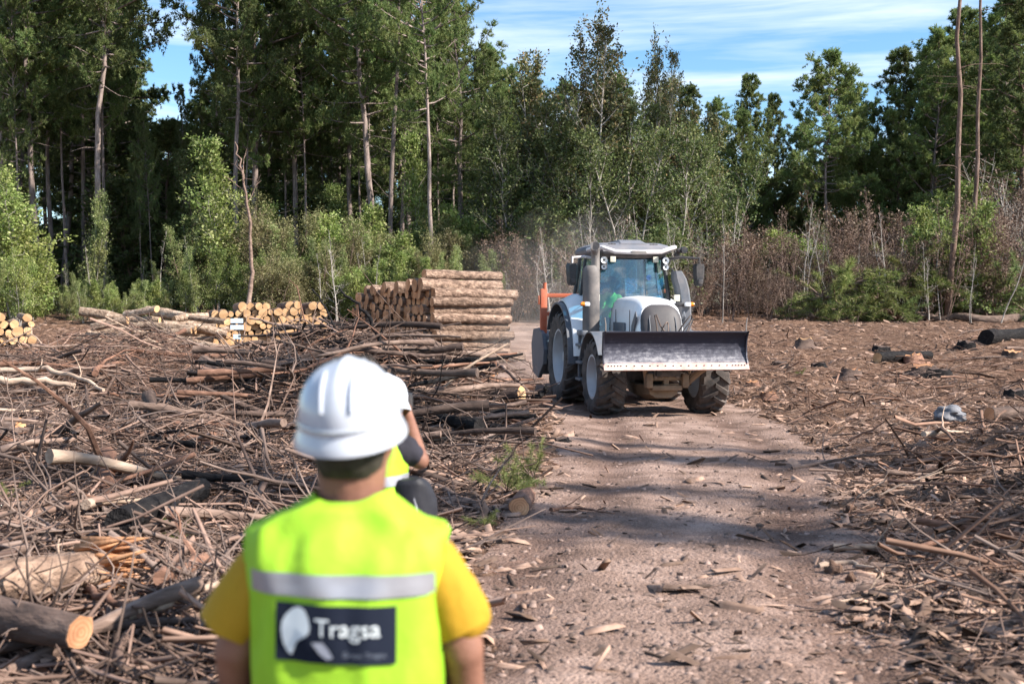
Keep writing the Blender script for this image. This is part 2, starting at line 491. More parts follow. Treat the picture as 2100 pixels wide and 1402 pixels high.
forked('forked_bank_twigs', 1500, M_twigtone, 5, 45, lambda x, y: sstep(.15, .9, x - road_c(y) - road_h(y)) * np.clip(2 * fbm(x * .6 + 4, y * .6, 2) - .5, 0, 1), lambda x, y, u: .06 * u, 'forked dead twigs lying in the mulch right of the road', .25, 1.1)
M_redlit = pm('dead_needles', [(0.3, (.10, .055, .04)), (0.7, (.27, .165, .12))], scale=3, rough=0.9, island=0.6)
twigs('dead_needle_litter', 26000, M_redlit, 16, 36, .10, .5, lambda L: .004 + .008 * L,
      lambda x, y: sstep(.3, 1.5, road_c(y) - 3.0 - x) * sstep(17, 21, y), lambda x, y, u: pile_h(x, y) * u * 1.15,
      'rusty dead pine twigs and needles heaped at the left')
twigs('fine_sticks', 34000, M_twiglit, 3.8, 50, .08, .7, lambda L: .0025 + .006 * L,
      lambda x, y: np.where(on_road(x, y) > .5, .03, 1.0) * sstep(-.2, .3, x - road_c(y)) * (.5 + .6 * fbm(x, y, 2)),
      lambda x, y, u: .05 * u, 'fine broken sticks strewn over the mulch right of the road')

twigs('pine_needle_litter', 90000, M_redlit, 3.8, 34, .05, .16, lambda L: .0016 + .004 * L,
      lambda x, y: (1 - on_road(x, y)) * np.clip(1.9 * fbm(x * 1.4 + 2, y * 1.4, 3) - .5, 0, 1), lambda x, y, u: (.02 + .5 * pile_h(x, y) * (x < road_c(y))) * u,
      'fine brown pine needles matted over the ground beside the road')
M_brownlit = pm('bank_twig', [(0.3, (.085, .05, .036)), (0.7, (.23, .15, .11))], scale=3, rough=0.9, island=0.7)
twigs('bank_sticks', 8500, M_brownlit, 5.5, 48, .25, 1.3, lambda L: (.005 + .009 * L) * (.6 + rng.rand(len(L)) ** 2 * 1.8),
      lambda x, y: sstep(.15, .9, x - road_c(y) - road_h(y)) * np.clip(2.2 * fbm(x * .5 + 4, y * .5, 2) - .55, 0, 1), lambda x, y, u: .16 * u,
      'reddish brown sticks and bark pieces along the bank right of the road')
# ------------------------------------------------------------------ plants
M_bark = pm('pine_bark', [(0.3, (.10, .08, .072)), (0.55, (.25, .215, .20)), (0.75, (.38, .335, .32))], scale=3.5, detail=8, rough=.95,
            bump=.8, bscale=9, stretch=(3, 3, .55), rand=.25, bdist=.04)
M_barkred = pm('reddish_bark', [(0.3, (.075, .045, .036)), (0.55, (.20, .135, .105)), (0.75, (.32, .235, .20))], scale=3.5, detail=8, rough=.95,
            bump=.8, bscale=9, stretch=(3, 3, .55), rand=.15, bdist=.04)
M_pale = pm('pale_bark', [(0.35, (.20, .175, .155)), (0.7, (.46, .42, .38))], scale=4, rough=.9, stretch=(2, 2, .5), rand=.3)
M_drytwig = pm('dry_twig', [(0.35, (.13, .095, .078)), (0.7, (.29, .22, .185))], scale=3, rough=.9, rand=.3)
L_pine = leaf_mat('pine_needles', (.085, .136, .042), (.205, .272, .090), (.35, .36, .15), trans=.42)
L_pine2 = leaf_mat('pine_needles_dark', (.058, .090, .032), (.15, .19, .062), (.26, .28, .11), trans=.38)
L_bush = leaf_mat('bush_leaves', (.11, .16, .036), (.24, .30, .085), (.42, .43, .20), trans=.38, rough=.62)
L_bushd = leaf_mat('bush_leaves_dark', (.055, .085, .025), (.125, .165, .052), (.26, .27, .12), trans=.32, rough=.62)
L_olive = leaf_mat('olive_leaves', (.12, .125, .045), (.235, .225, .10), (.34, .30, .17), trans=.34)
L_dead = leaf_mat('dead_leaves', (.075, .046, .032), (.165, .110, .076), (.31, .235, .17), trans=.22)
L_euc = leaf_mat('mixed_leaves', (.065, .085, .036), (.155, .160, .060), (.33, .22, .10), trans=.3, rough=.65)

def blades(acc, P, D, rs, m, lmin, lmax, w, spread, mat=0):
    """tufts of needle blades: m thin triangles round each point P along D"""
    n = len(P)
    P = np.repeat(P, m, 0); D = np.repeat(D, m, 0)
    d = unit(D + spread * unit(rs.randn(n * m, 3)))
    s = unit(np.cross(d, rs.randn(n * m, 3)))
    L = (lmin + (lmax - lmin) * rs.rand(n * m))[:, None]
    ww = w * (.7 + .6 * rs.rand(n * m))[:, None]
    V = np.stack([P - s * ww / 2, P + s * ww / 2, P + d * L], 1).reshape(-1, 3)
    acc.add(V, np.arange(n * m * 3).reshape(-1, 3), mat)
def leaves(acc, P, D, rs, m, size, spread, jit, mat=0):
    """small folded diamond leaves round each point"""
    n = len(P)
    P = np.repeat(P, m, 0) + rs.randn(n * m, 3) * jit; D = np.repeat(D, m, 0)
    d = unit(D + spread * unit(rs.randn(n * m, 3)))
    s = unit(np.cross(d, rs.randn(n * m, 3)))
    L = (size * (.6 + .8 * rs.rand(n * m)))[:, None]
    V = np.stack([P, P + d * L * .5 + s * L * .27, P + d * L, P + d * L * .45 - s * L * .27], 1).reshape(-1, 3)
    acc.add(V, np.arange(n * m * 4).reshape(-1, 4), mat)
def make_pine(name, seed, H, crown, rad, nb, bark, leaf, r0=None, tip=.25, ragged=.5, m=11, dead=10, bw=.03, lean=.02, clump=1.0):
    rs = np.random.RandomState(seed)
    tr, fo = Acc(), Acc()
    k = 12
    zz = np.linspace(0, H, k)
    wob = np.cumsum(rs.randn(k, 2) * H * .0045, 0); wob -= wob[0]
    T = np.stack([wob[:, 0] + lean * zz, wob[:, 1], zz], -1); T[0, 2] = -.3
    r0 = r0 or (.0078 * H + .02)
    rr = r0 * (1 - .93 * (zz / H) ** 1.1); rr[0] *= 1.25
    add_tube(tr, T, rr, 9)
    tp = lambda z: np.array([np.interp(z, zz, T[:, 0]), np.interp(z, zz, T[:, 1]), z])
    PS, DS = [], []
    for b in range(nb):
        t = crown + (0.985 - crown) * ((b + rs.rand()) / nb)
        u = (t - crown) / (1 - crown)
        prof = (min(1, .45 + 2.2 * u)) * (1 - u) ** .62 + tip * .35 * (1 - u) + .04
        L = rad * prof * (1 - ragged / 2 + ragged * rs.rand()) + .25
        az = b * 2.4 + rs.randn() * .6
        el = R(-4 + 55 * u ** 1.3 + rs.randn() * 9)
        d = np.array([math.cos(az) * math.cos(el), math.sin(az) * math.cos(el), math.sin(el)])
        p0 = tp(t * H)
        P, dl = curve(p0, d, L, rs, 6, up=.55, wob=.09)
        add_tube(tr, P, np.linspace(max(.010, .014 * L), .006, 6), 4, caps=False)
        nk = max(2, int(L * 1.55))
        for s in range(nk):                                    # dense rounded clumps of shoots along the bough, gaps between them
            f = min(1.0, .25 + .75 * (s + .35 + rs.rand() * .65) / nk)
            i = min(4, int(f * 5)); q = P[i] + (P[i + 1] - P[i]) * (f * 5 - i)
            cl = (.30 + .26 * rs.rand()) * (1.15 - .3 * u) * clump
            for h in range(int(9 + 4 * rs.rand())):
                sd = unit(unit(P[i + 1] - P[i]) * .5 + rs.randn(3) * .62 + np.array([0, 0, .38]))
                sl = cl * (.6 + .6 * rs.rand())
                PS.append(q + sd * sl * np.array([[.45], [.75], [1.0]])); DS.append(np.repeat(sd[None], 3, 0))
                if h % 4 == 0: add_tube(tr, np.array([q, q + sd * sl]), [.009, .004], 3, caps=False)
    for b in range(dead):
        z = H * (.12 + (crown - .1) * rs.rand()); az = rs.rand() * 6.28
        d = np.array([math.cos(az), math.sin(az), rs.randn() * .25])
        P, _ = curve(tp(z), d, .6 + rs.rand() * 1.6, rs, 5, up=-.2, wob=.14)
        add_tube(tr, P, np.linspace(.014, .004, 5), 4, caps=False)
    P, D = np.concatenate(PS), np.concatenate(DS)
    blades(fo, P, unit(D + [0, 0, .15]), rs, m, .11, .25, bw, .9)
    return dict(name=name, H=H, trunk=tr.mesh(name + '_trunk', bark, smooth=True), crown=fo.mesh(name + '_crown', leaf))

def make_broad(name, seed, H, rad, stems, leaf, bark, size, lpt, nb=16, up=.5, base=.15, sub=5, r0=.03, spread=1.0, jit=.10, vase=.35, sparse=1.0):
    """shrub or broadleaf tree: several stems, limbs, shoots with leaves along them"""
    rs = np.random.RandomState(seed)
    tr, fo = Acc(), Acc()
    PS, DS = [], []
    for s in range(stems):
        az = s * 6.283 / stems + rs.rand() * 1.2
        lean = vase * (.3 + .8 * rs.rand()) if stems > 1 else .05
        hh = H * (.72 + .28 * rs.rand()) if s else H
        d = unit(np.array([math.cos(az) * lean, math.sin(az) * lean, 1.0]))
        T, _ = curve([math.cos(az) * .05, math.sin(az) * .05, -.15], d, hh / max(.4, d[2]), rs, 9, up=.25, wob=.07)
        T[:, 2] *= H * 1.0 / max(T[-1, 2], 1e-3) if s == 0 else 1
        add_tube(tr, T, np.linspace(r0, .006, 9), 6, caps=False)
        for b in range(nb):
            t = base + (.99 - base) * (b + rs.rand()) / nb
            i = min(7, int(t * 8)); q = T[i] + (T[i + 1] - T[i]) * (t * 8 - i)
            u = (t - base) / (1 - base)
            L = rad * (min(1, .55 + 1.6 * u) * (1 - u) ** .55 + .12) * (.55 + .7 * rs.rand())
            a2 = rs.rand() * 6.283; el = R(15 + 45 * u + rs.randn() * 14)
            dd = np.array([math.cos(a2) * math.cos(el), math.sin(a2) * math.cos(el), math.sin(el)])
            P, _ = curve(q, dd, L, rs, 5, up=up, wob=.14)
            add_tube(tr, P, np.linspace(max(.006, r0 * .35), .003, 5), 3, caps=False)
            for k in range(sub):
                if rs.rand() > sparse: continue
                f = .2 + .8 * (k + rs.rand()) / sub
                i2 = min(3, int(f * 4)); q2 = P[i2] + (P[i2 + 1] - P[i2]) * (f * 4 - i2)
                sd = unit(unit(P[i2 + 1] - P[i2]) * .7 + rs.randn(3) * .7 + np.array([0, 0, up * .5]))
                sl = L * (.18 + .28 * rs.rand()) + .08
                ff = np.linspace(.15, 1, 4)[:, None]
                PS.append(q2 + sd * sl * ff); DS.append(np.repeat(sd[None], 4, 0))
                add_tube(tr, np.array([q2, q2 + sd * sl]), [.005, .002], 3, caps=False)
    P, D = np.concatenate(PS), np.concatenate(DS)
    if lpt: leaves(fo, P, D, rs, lpt, size, spread, jit)
    return dict(name=name, H=H, trunk=tr.mesh(name + '_trunk', bark, smooth=True), crown=fo.mesh(name + '_crown', leaf) if lpt else None)

def plant(proto, name, p, h, rz, label, cat, group, wide=1.0, tilt=(0, 0)):
    s = h / proto['H']
    o = empty(name, p, label=label, cat=cat, group=group)
    o.rotation_mode = 'ZYX'; o.rotation_euler = (tilt[0], tilt[1], rz)
    o.scale = (s * wide, s * wide, s)
    link('trunk', proto['trunk'], o)
    if proto['crown']: link('crown', proto['crown'], o)
    return o

PINES = [make_pine('pine_a', 1, 23, .36, 4.2, 84, M_bark, L_pine, ragged=.7, bw=.042, m=13),
         make_pine('pine_b', 2, 24, .42, 3.8, 72, M_bark, L_pine2, ragged=.8, bw=.042, m=13),
         make_pine('pine_c', 3, 22, .32, 4.4, 84, M_bark, L_pine2, ragged=.7, bw=.042, m=13),
         make_pine('pine_d', 4, 21, .48, 3.7, 62, M_bark, L_pine, ragged=.9, bw=.042, m=13)]
SPIRES = [make_pine('spire_pine_a', 11, 15, .12, 2.8, 92, M_barkred, L_pine2, tip=.12, ragged=.6, dead=4, bw=.042, m=13),
          make_pine('spire_pine_b', 12, 15, .18, 3.2, 88, M_bark, L_pine, tip=.25, ragged=.75, dead=6, bw=.042, m=13),
          make_pine('spire_pine_c', 13, 15, .46, 3.3, 70, M_bark, L_pine, tip=.25, ragged=.75, dead=12, bw=.042, m=13)]
BARE = make_pine('bare_pine', 21, 22, .80, 2.6, 26, M_barkred, L_pine, r0=.112, ragged=.9, dead=26, lean=0)
OPEN = make_pine('open_pine', 22, 15, .42, 3.1, 40, M_bark, L_pine, r0=.19, ragged=1.0, dead=14, m=10)
BUSH = [make_broad('bush_a', 31, 4.0, 1.5, 5, L_bush, M_drytwig, .12, 7, nb=15, up=.7),
        make_broad('bush_b', 32, 4.6, 1.3, 4, L_bush, M_pale, .10, 8, nb=17, up=.8),
        make_broad('bush_c', 33, 4.2, 1.7, 5, L_bushd, M_drytwig, .12, 7, nb=15, up=.5),
        make_broad('bush_olive', 34, 3.8, 1.5, 6, L_olive, M_drytwig, .075, 11, nb=13, up=.6)]
L_wisp = leaf_mat('wispy_leaves', (.13, .175, .055), (.27, .32, .115), (.46, .46, .25), trans=.4, rough=.62)
WISP = [make_broad('wispy_bush_a', 81, 5.0, 1.0, 3, L_wisp, M_pale, .095, 6, nb=22, up=1.1, vase=.28, base=.1), make_broad('wispy_bush_b', 82, 5.6, .9, 2, L_wisp, M_drytwig, .085, 6, nb=28, up=1.2, vase=.25, base=.12)]
SAPL = [make_broad('sapling_a', 41, 4.0, .85, 1, L_bush, M_pale, .11, 8, nb=46, up=.9, base=.08, sub=5),
        make_broad('sapling_b', 42, 6.0, 1.2, 1, L_bush, M_pale, .11, 7, nb=52, up=.8, base=.25, sub=5)]
EUC = [make_broad('broadleaf_a', 51, 14.5, 2.6, 6, L_euc, M_pale, .16, 4, nb=22, up=1.1, base=.42, sub=6, r0=.10, vase=.22, jit=.12),
       make_broad('broadleaf_b', 52, 11.5, 2.4, 4, L_euc, M_pale, .15, 5, nb=28, up=.6, base=.22, sub=7, r0=.09, vase=.22),
       make_broad('broadleaf_c', 53, 9.5, 2.3, 4, L_bushd, M_pale, .13, 5, nb=26, up=.6, base=.15, sub=6, r0=.07, vase=.3)]
DEADB = [make_broad('dead_bush_a', 61, 4.2, 1.5, 6, L_dead, M_drytwig, .095, 2, nb=24, up=.7, sparse=.85),
         make_broad('dead_bush_b', 62, 5.2, 1.3, 5, L_dead, M_drytwig, .085, 2, nb=26, up=.9, sparse=.75),
         make_broad('dead_bush_c', 63, 3.2, 1.5, 7, L_dead, M_pale, .075, 1, nb=22, up=.7, sparse=.7)]
STEM = [make_broad('stem_a', 71, 6.5, .7, 1, L_dead, M_pale, .1, 0, nb=16, up=.5, base=.25, sub=3, r0=.042),
        make_broad('stem_b', 72, 5.0, .8, 2, L_dead, M_pale, .1, 0, nb=14, up=.5, base=.2, sub=3, r0=.034, vase=.15),
        make_broad('stem_c', 73, 7.5, .9, 1, L_bushd, M_pale, .1, 2, nb=18, up=.5, base=.5, sub=3, r0=.05),
        make_broad('stem_d', 74, 6.0, .8, 1, L_dead, M_drytwig, .1, 0, nb=22, up=.6, base=.2, sub=4, r0=.03), make_broad('stem_e', 75, 5.0, .9, 3, L_dead, M_drytwig, .1, 1, nb=16, up=.7, base=.2, sub=4, r0=.026, vase=.2)]

# wording: where in the picture a thing stands, and its rank among its like
ORD = ['leftmost', 'second', 'third', 'fourth', 'fifth', 'sixth', 'seventh', 'eighth', 'ninth', 'tenth', 'eleventh', 'twelfth', 'thirteenth',
       'fourteenth', 'fifteenth', 'sixteenth', 'seventeenth', 'eighteenth', 'nineteenth', 'twentieth'] 
def ordn(k): return ORD[k] if k < 20 else None
QUEUE = []
def ranked(o, pos, text, zone):
    """label settled at the end: text + zone, ranked from the left among equals"""
    QUEUE.append((o, px_of(pos)[0], text, zone))
def settle():
    from collections import defaultdict
    d = defaultdict(list)
    for o, x, t, z in QUEUE: d[(t, z)].append((x, o))
    for (t, z), lst in d.items():
        lst.sort(key=lambda a: a[0])
        for k, (x, o) in enumerate(lst):
            if len(lst) == 1: o['label'] = f'{t} {z}'
            elif k == 0: o['label'] = f'{t} {z}, leftmost there'
            elif k == len(lst) - 1: o['label'] = f'{t} {z}, rightmost there'
            else:
                tens = {2: 'twenty', 3: 'thirty', 4: 'forty', 5: 'fifty', 6: 'sixty'}
                ones = ['', '-first', '-second', '-third', '-fourth', '-fifth', '-sixth', '-seventh', '-eighth', '-ninth']
                n = k + 1
                w = ORD[k] if n <= 20 else (tens[n // 10] + ones[n % 10] if n % 10 else tens[n // 10][:-1] + 'ieth')
                o['label'] = f'{t} {z}, {w} from left'
def zone(px):
    for a, z in [(110, 'at the far left edge'), (330, 'behind the far left slash'), (500, 'behind the loose log heap'), (680, 'behind the small log stack'),
                 (880, 'behind the white hard hat'), (1050, 'behind the large log stack'), (1180, 'beyond the orange frame'), (1430, 'behind the tractor cab'),
                 (1640, 'just right of the tractor'), (1880, 'behind the green brushwood'), (2020, 'by the tall bare trunk')]:
        if px < a: return z
    return 'at the far right edge'

rp = random.Random(5)
SKY = [(-500, -200), (300, -120), (322, 90), (345, 190), (365, 190), (388, 10), (400, -120), (630, -90), (652, 25), (668, 25), (690, -90), (925, -70), (945, 90), (1030, 120),
       (1050, 190), (1100, 200), (1300, 190), (1400, 200), (1460, 260), (1500, 300), (1560, 290), (1620, 300), (1660, 260), (1740, 200), (1790, 230), (1870, 190),
       (1900, 90), (1980, 40), (2060, 0), (2110, -90), (2600, -150)]
def sky_y(px): return np.interp(px, [a for a, b in SKY], [b for a, b in SKY])
def h_for(px, top, D):
    p = at(px, top, D); return p.z - gz(p.x, D)
def tree_at(proto, px, D, h=None, top=None, name='pine_tree', text='tall pine', cat='pine tree', group='pines of the forest edge', lean=0.0, wide=1.0, rz=None):
    x = at(px, 600, D).x
    z = gz(x, D)
    if h is None: h = h_for(px, top, D)
    if x and 262 < px < 428 and 'pine' in cat and z + h > at(px, 190, D).z: h = at(px, 195 + 40 * rp.random(), D).z - z
    o = plant(proto, name, (x, D, z), h, rp.random() * 6.28 if rz is None else rz, None, cat, group, wide, tilt=(0, lean))
    ranked(o, (x, D, z), text, zone(px))
    return o
# front row, each where the photograph shows its trunk
for i, (px, D, h, k, lean, w) in enumerate([
        (78, 56, 25, 0, .02, 1), (99, 60, 23, 1, .0, .9), (188, 54, 26, 1, .05, .95), (176, 63, 24, 2, .0, .9), (20, 58, 25, 2, 0, 1), (318, 56, 13.5, 3, -.06, .55), (215, 58, 25, 0, .0, .55),
        (440, 60, 24, 2, .02, .5), (471, 53, 22, 1, .03, .9), (528, 57, 25, 0, .0, 1), (560, 62, 24, 1, 0, 1), (608, 58, 24, 2, -.01, .95), (720, 59, 24, 3, -.02, .9), (700, 66, 25, 2, 0, 1),
        (778, 53, 25, 0, -.02, 1.0), (797, 51, 22, 3, .03, .8), (815, 58, 24, 0, 0, .8), (887, 49, 18.5, 3, -.03, .85), (845, 60, 25, 1, .0, .95), (230, 66, 26, 2, 0, 1), (130, 66, 25, 0, 0, 1)]):
    txt = ['tall light green pine', 'tall slim dark pine', 'broad dark layered pine', 'high crowned long trunked pine'][k]
    tree_at(PINES[k], px, D, h, text=txt, lean=lean, wide=w * .8)
for i, px in enumerate([40, 140, 292, 355, 383, 500, 590, 632, 668, 742, 760, 905, 930, 985]):
    D = 55 + 6 * ((i * .618) % 1)
    tree_at(PINES[3] if i % 2 else PINES[1], px, D, h_for(px, sky_y(px) + rp.random() * 120 + (60 if 262 < px < 428 else 0), D), text='slim pole-like pine', lean=rp.uniform(-.03, .03), wide=.5 if not 262 < px < 428 else .35)
tree_at(OPEN, 955, 55, top=28, text='open crowned pine with sky showing through', lean=.01)
for i in range(5):                                  # taller growth reaching up between the trunks
    px = -60 + 1080 * ((i * .6180339 + .23) % 1); D = 51 + 6 * ((i * .7548777 + .4) % 1)
    tree_at([WISP[0], SAPL[1], WISP[1]][i % 3], px, D, rp.uniform(5.5, 8), name='sapling', cat='sapling', text='tall leafy sapling between the pine trunks', group='saplings between the trunks', wide=rp.uniform(.7, 1.0))
# deep rows behind
for i in range(100):
    px = -260 + 2620 * ((i * .6180339) % 1)
    D = 64 + 52 * ((i * .7548777) % 1)
    top = sky_y(px) + rp.random() * 90 + (40 if 1000 < px < 1900 else 0)
    if px < 960: top = sky_y(px) + 40 + rp.random() * 260
    if 250 < px < 450: top = max(top, 210 - abs(px - 345) * .5)
    h = min(27, h_for(px, top, D))
    if h < 5: continue
    pr = PINES[i % 3] if (px < 980 or px > 2000) else SPIRES[i % 2]
    tree_at(pr, px, D, h, text='dark pine deep in the forest', group='pines deep in the forest', wide=rp.uniform(.85, 1.15) * (22 / h if px < 980 and h < 16 else 1))
for px, top, D, k, w in [(1545, 165, 64, 0, .85), (1592, 203, 66, 0, .7), (1690, 128, 58, 2, 1.0), (1748, 178, 63, 1, .9), (1832, 112, 60, 0, .95), (1905, 75, 58, 1, 1),
                         (1962, 30, 61, 0, 1), (2040, 10, 58, 1, 1), (2095, -30, 55, 0, 1), (1480, 215, 66, 1, .9), (1520, 240, 62, 1, .8), (1640, 260, 66, 0, .9),
                         (1780, 225, 60, 1, .8), (1015, 190, 60, 1, .9), (1055, 155, 62, 1, 1.0), (1095, 165, 64, 0, 1), (1280, 165, 62, 1, 1), (1230, 175, 64, 2, 1.1), (1150, 180, 60, 1, 1), (1400, 185, 62, 0, 1.0)]:
    tree_at(SPIRES[k], px, D, top=top, text=['pointed dark green pine', 'bushy pine with a ragged top', 'pine with a full crown over a bare brown trunk'][k], wide=w,
            name='young_pine', group='shorter pines right of the tall wood')
for px, top, D, k, w, rz in [(1195, 40, 50, 0, 1.0, .4), (1345, 85, 51, 0, .62, 1.2), (1350, 175, 52, 1, 1.0, 1.2), (1415, 170, 53, 1, .9, 3), (1120, 130, 53, 1, .9, 4.2), (1050, 215, 50, 2, 1, 2), (1290, 225, 49, 2, 1, 0), (1240, 210, 52, 1, 1.2, 5), (1100, 235, 50, 2, 1.1, 4), (1180, 250, 49, 2, 1.1, 1),
                          (1370, 225, 50, 2, 1, 1), (1450, 270, 51, 2, 1, 2.2), (1010, 300, 51, 2, 1, 3)]:
    tree_at(EUC[k], px, D, top=top, name='broadleaf_tree', cat='broadleaf tree', rz=rz, wide=w, group='broadleaf trees behind the tractor',
            text=['feathery rusty tipped broadleaf tree', 'dense dark broadleaf tree', 'bushy green broadleaf tree'][k])
o = tree_at(BARE, 1941, 44, h=24, name='bare_pine', text='tall bare reddish pine trunk standing alone', rz=.5, group=None); 
o = tree_at(BARE, 1992, 46, h=23, name='bare_pine', text='tall bare pine trunk leaning right', lean=.045, wide=.9, rz=2.5, group=None)
# the bushes along the left edge of the forest
bushes = [(-20, 400, 46), (30, 365, 45), (-60, 420, 44)]
for i in range(74):
    px = -70 + 1110 * ((i * .6180339 + .1) % 1)
    D = 42.5 + 9.5 * ((i * .7548777) % 1)
    top = np.interp(px, [-70, 40, 110, 230, 330, 420, 560, 700, 800, 900, 1040], [380, 390, 500, 520, 480, 400, 400, 390, 420, 430, 430])
    top += (52 - D) * 9 + rp.random() * 90 + 15
    bushes.append((px, top, D))
for i, (px, top, D) in enumerate(bushes):
    h = max(1.5, min(7, h_for(px, top, D)))
    k = rp.random()
    if k < .42: pr, t = WISP[i % 2], 'tall wispy pale green sapling'; h = min(6.0, h * 1.02)
    elif k < .55: pr, t = BUSH[0], 'bright green leafy bush'
    elif k < .63: pr, t = BUSH[1], 'upright light green bush'
    elif k < .69: pr, t = BUSH[2], 'dark green leafy bush'
    elif k < .78 and 420 < px < 900: pr, t = BUSH[3], 'olive brown feathery bush'
    elif k < .9: pr, t = SAPL[0], 'pointed bright green sapling'
    else: pr, t = SAPL[1], 'slim leafy sapling'
    tree_at(pr, px, D, h, name='sapling' if 'sapling' in t else 'bush', text=t, cat='sapling' if 'sapling' in t else 'bush', group='bushes along the forest edge', wide=rp.uniform(.85, 1.25))
for i in range(34):
    px = 560 + 470 * ((i * .6180339 + .3) % 1); D = 43 + 8 * ((i * .7548777 + .1) % 1)
    t = rp.random()
    pr = WISP[i % 2] if t < .5 else BUSH[0] if t < .62 else BUSH[1] if t < .75 else SAPL[0] if t < .88 else BUSH[3]
    tree_at(pr, px, D, top=415 + (52 - D) * 10 + rp.random() * 90, name='bush', cat='bush', text='leafy sunlit bush', group='bushes along the forest edge', wide=rp.uniform(.75, 1.05))
for px, top, D in [(565, 420, 46), (640, 520, 44), (690, 470, 45.5), (600, 560, 43), (760, 500, 46)]:
    tree_at(BUSH[3], px, D, top=top, name='bush', text='tall olive brown feathery bush', cat='bush', group='bushes along the forest edge')
for i in range(60):                                  # thin grey brown stems in the dry scrub on the right
    px = 1430 + 690 * ((i * .6180339 + .11) % 1)
    D = 43.5 + 8 * ((i * .7548777 + .6) % 1)
    tree_at(STEM[3 + i % 2], px, D, top=400 + rp.random() * 200, name='bare_sapling', text='thin grey brown leafless sapling', cat='sapling', group='brown bare saplings in the dry scrub', lean=rp.uniform(-.08, .08))
tree_at(SAPL[1], 447, 46, top=300, name='sapling', text='tall leafy light green sapling', cat='sapling', group='bushes along the forest edge', wide=1.1)
# dry thicket on the right, pale dead stems in it
for i in range(96):
    px = 1000 + 1180 * ((i * .6180339 + .37) % 1)
    D = 44.5 + 10 * ((i * .7548777 + .2) % 1)
    top = np.interp(px, [1000, 1100, 1250, 1450, 1560, 1700, 1900, 2000, 2180], [480, 430, 440, 470, 470, 455, 430, 400, 380]) + (55 - D) * 8 + rp.random() * 170 - 50
    h = max(1.2, min(8, h_for(px, top, D)))
    k = rp.random()
    if k < .34: pr, t = DEADB[0], 'brown dead leaved bush'
    elif k < .62: pr, t = DEADB[1], 'tall dry brown bush'
    elif k < .78: pr, t = DEADB[2], 'grey brown tangle of dry twigs'
    elif k < .93: pr, t = BUSH[2], 'dark green leafy bush'
    else: pr, t = BUSH[0], 'bright green leafy bush'
    tree_at(pr, px, D, h, name='dry_bush' if 'green' not in t else 'bush', text=t, cat='bush', group='dry thicket right of the road' if 'green' not in t else 'bushes along the forest edge', wide=rp.uniform(.9, 1.3))
for i in range(46):
    px = 1040 + 1080 * ((i * .6180339 + .7) % 1)
    D = 42.5 + 9 * ((i * .7548777 + .5) % 1)
    top = 380 + rp.random() * 190
    tree_at(STEM[i % 3], px, D, top=top + 30, name='bare_sapling', text='thin pale leafless sapling', cat='sapling', group='pale bare saplings in the thicket', lean=rp.uniform(-.06, .06))
for i in range(12):
    px = 60 + 900 * ((i * .6180339 + .3) % 1)
    tree_at(STEM[i % 3], px, 43 + 7 * rp.random(), top=430 + rp.random() * 120, name='bare_sapling', text='thin pale leafless sapling', cat='sapling', group='pale bare saplings in the thicket', lean=rp.uniform(-.08, .08))
# dark understorey between the trunks
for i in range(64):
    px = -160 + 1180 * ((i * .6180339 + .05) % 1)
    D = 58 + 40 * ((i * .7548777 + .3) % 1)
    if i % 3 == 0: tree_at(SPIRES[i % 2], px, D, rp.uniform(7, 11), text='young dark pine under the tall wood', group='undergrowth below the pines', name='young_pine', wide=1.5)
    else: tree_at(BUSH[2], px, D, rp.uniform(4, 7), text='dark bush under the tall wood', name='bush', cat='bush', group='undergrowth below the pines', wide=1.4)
# trees beside the clearing, outside the picture on the right, whose shade crosses the road
for x, y, h, k, w in [(17, 3.4, 19, 3, .36), (18, 7.9, 20, 3, .24)]:
    broad = k == 3
    o = plant(EUC[0] if broad else PINES[k], 'broadleaf_tree' if broad else 'pine_tree', (x, y, gz(x, y)), h, rp.random() * 6, None, 'broadleaf tree' if broad else 'pine tree', 'trees beside the clearing', wide=w)
    ranked(o, (x, y, 0), 'tall feathery tree beside the clearing' if broad else 'dense tall pine beside the clearing', 'outside the view on the right')
# ------------------------------------------------------------------ logs
M_logbark = pm('log_bark', [(0.28, (.055, .037, .028)), (0.45, (.18, .115, .083)), (0.6, (.33, .225, .165)), (0.75, (.49, .375, .30))], scale=5, detail=9, rough=.95,
               bump=1.0, bscale=11, stretch=(1.1, 2.0, 2.0), rand=.22, bdist=.06)
M_cut = pm('cut_wood', [(0.3, (.36, .165, .085)), (0.55, (.57, .295, .155)), (0.75, (.69, .43, .26))], scale=3, rough=.9, rand=.25, bump=.3, bscale=30)
M_cutpale = pm('cut_wood_pale', [(0.3, (.42, .245, .125)), (0.55, (.58, .36, .19)), (0.75, (.68, .48, .30))], scale=3, rough=.9, rand=.2, bump=.3, bscale=30)
def ring_mat(m):
    """growth rings round the log's own axis"""
    n, l = m.node_tree.nodes, m.node_tree.links
    p = [a for a in n if a.type == 'BSDF_PRINCIPLED'][0]
    src = p.inputs['Base Color'].links[0].from_socket
    t = n.new('ShaderNodeTexCoord'); w = n.new('ShaderNodeTexWave'); w.wave_type = 'RINGS'; w.rings_direction = 'X'
    w.inputs['Scale'].default_value = 14; w.inputs['Distortion'].default_value = 1.5; w.inputs['Detail'].default_value = 2
    l.new(t.outputs['Object'], w.inputs['Vector'])
    r = ramp(n, [(0, (.72, .66, .6)), (1, (1, 1, 1))]); l.new(w.outputs['Fac'], r.inputs['Fac'])
    mx = n.new('ShaderNodeMixRGB'); mx.blend_type = 'MULTIPLY'; mx.inputs['Fac'].default_value = .8
    l.new(src, mx.inputs['Color1']); l.new(r.outputs[0], mx.inputs['Color2']); l.new(mx.outputs[0], p.inputs['Base Color'])
ring_mat(M_cut); ring_mat(M_cutpale)
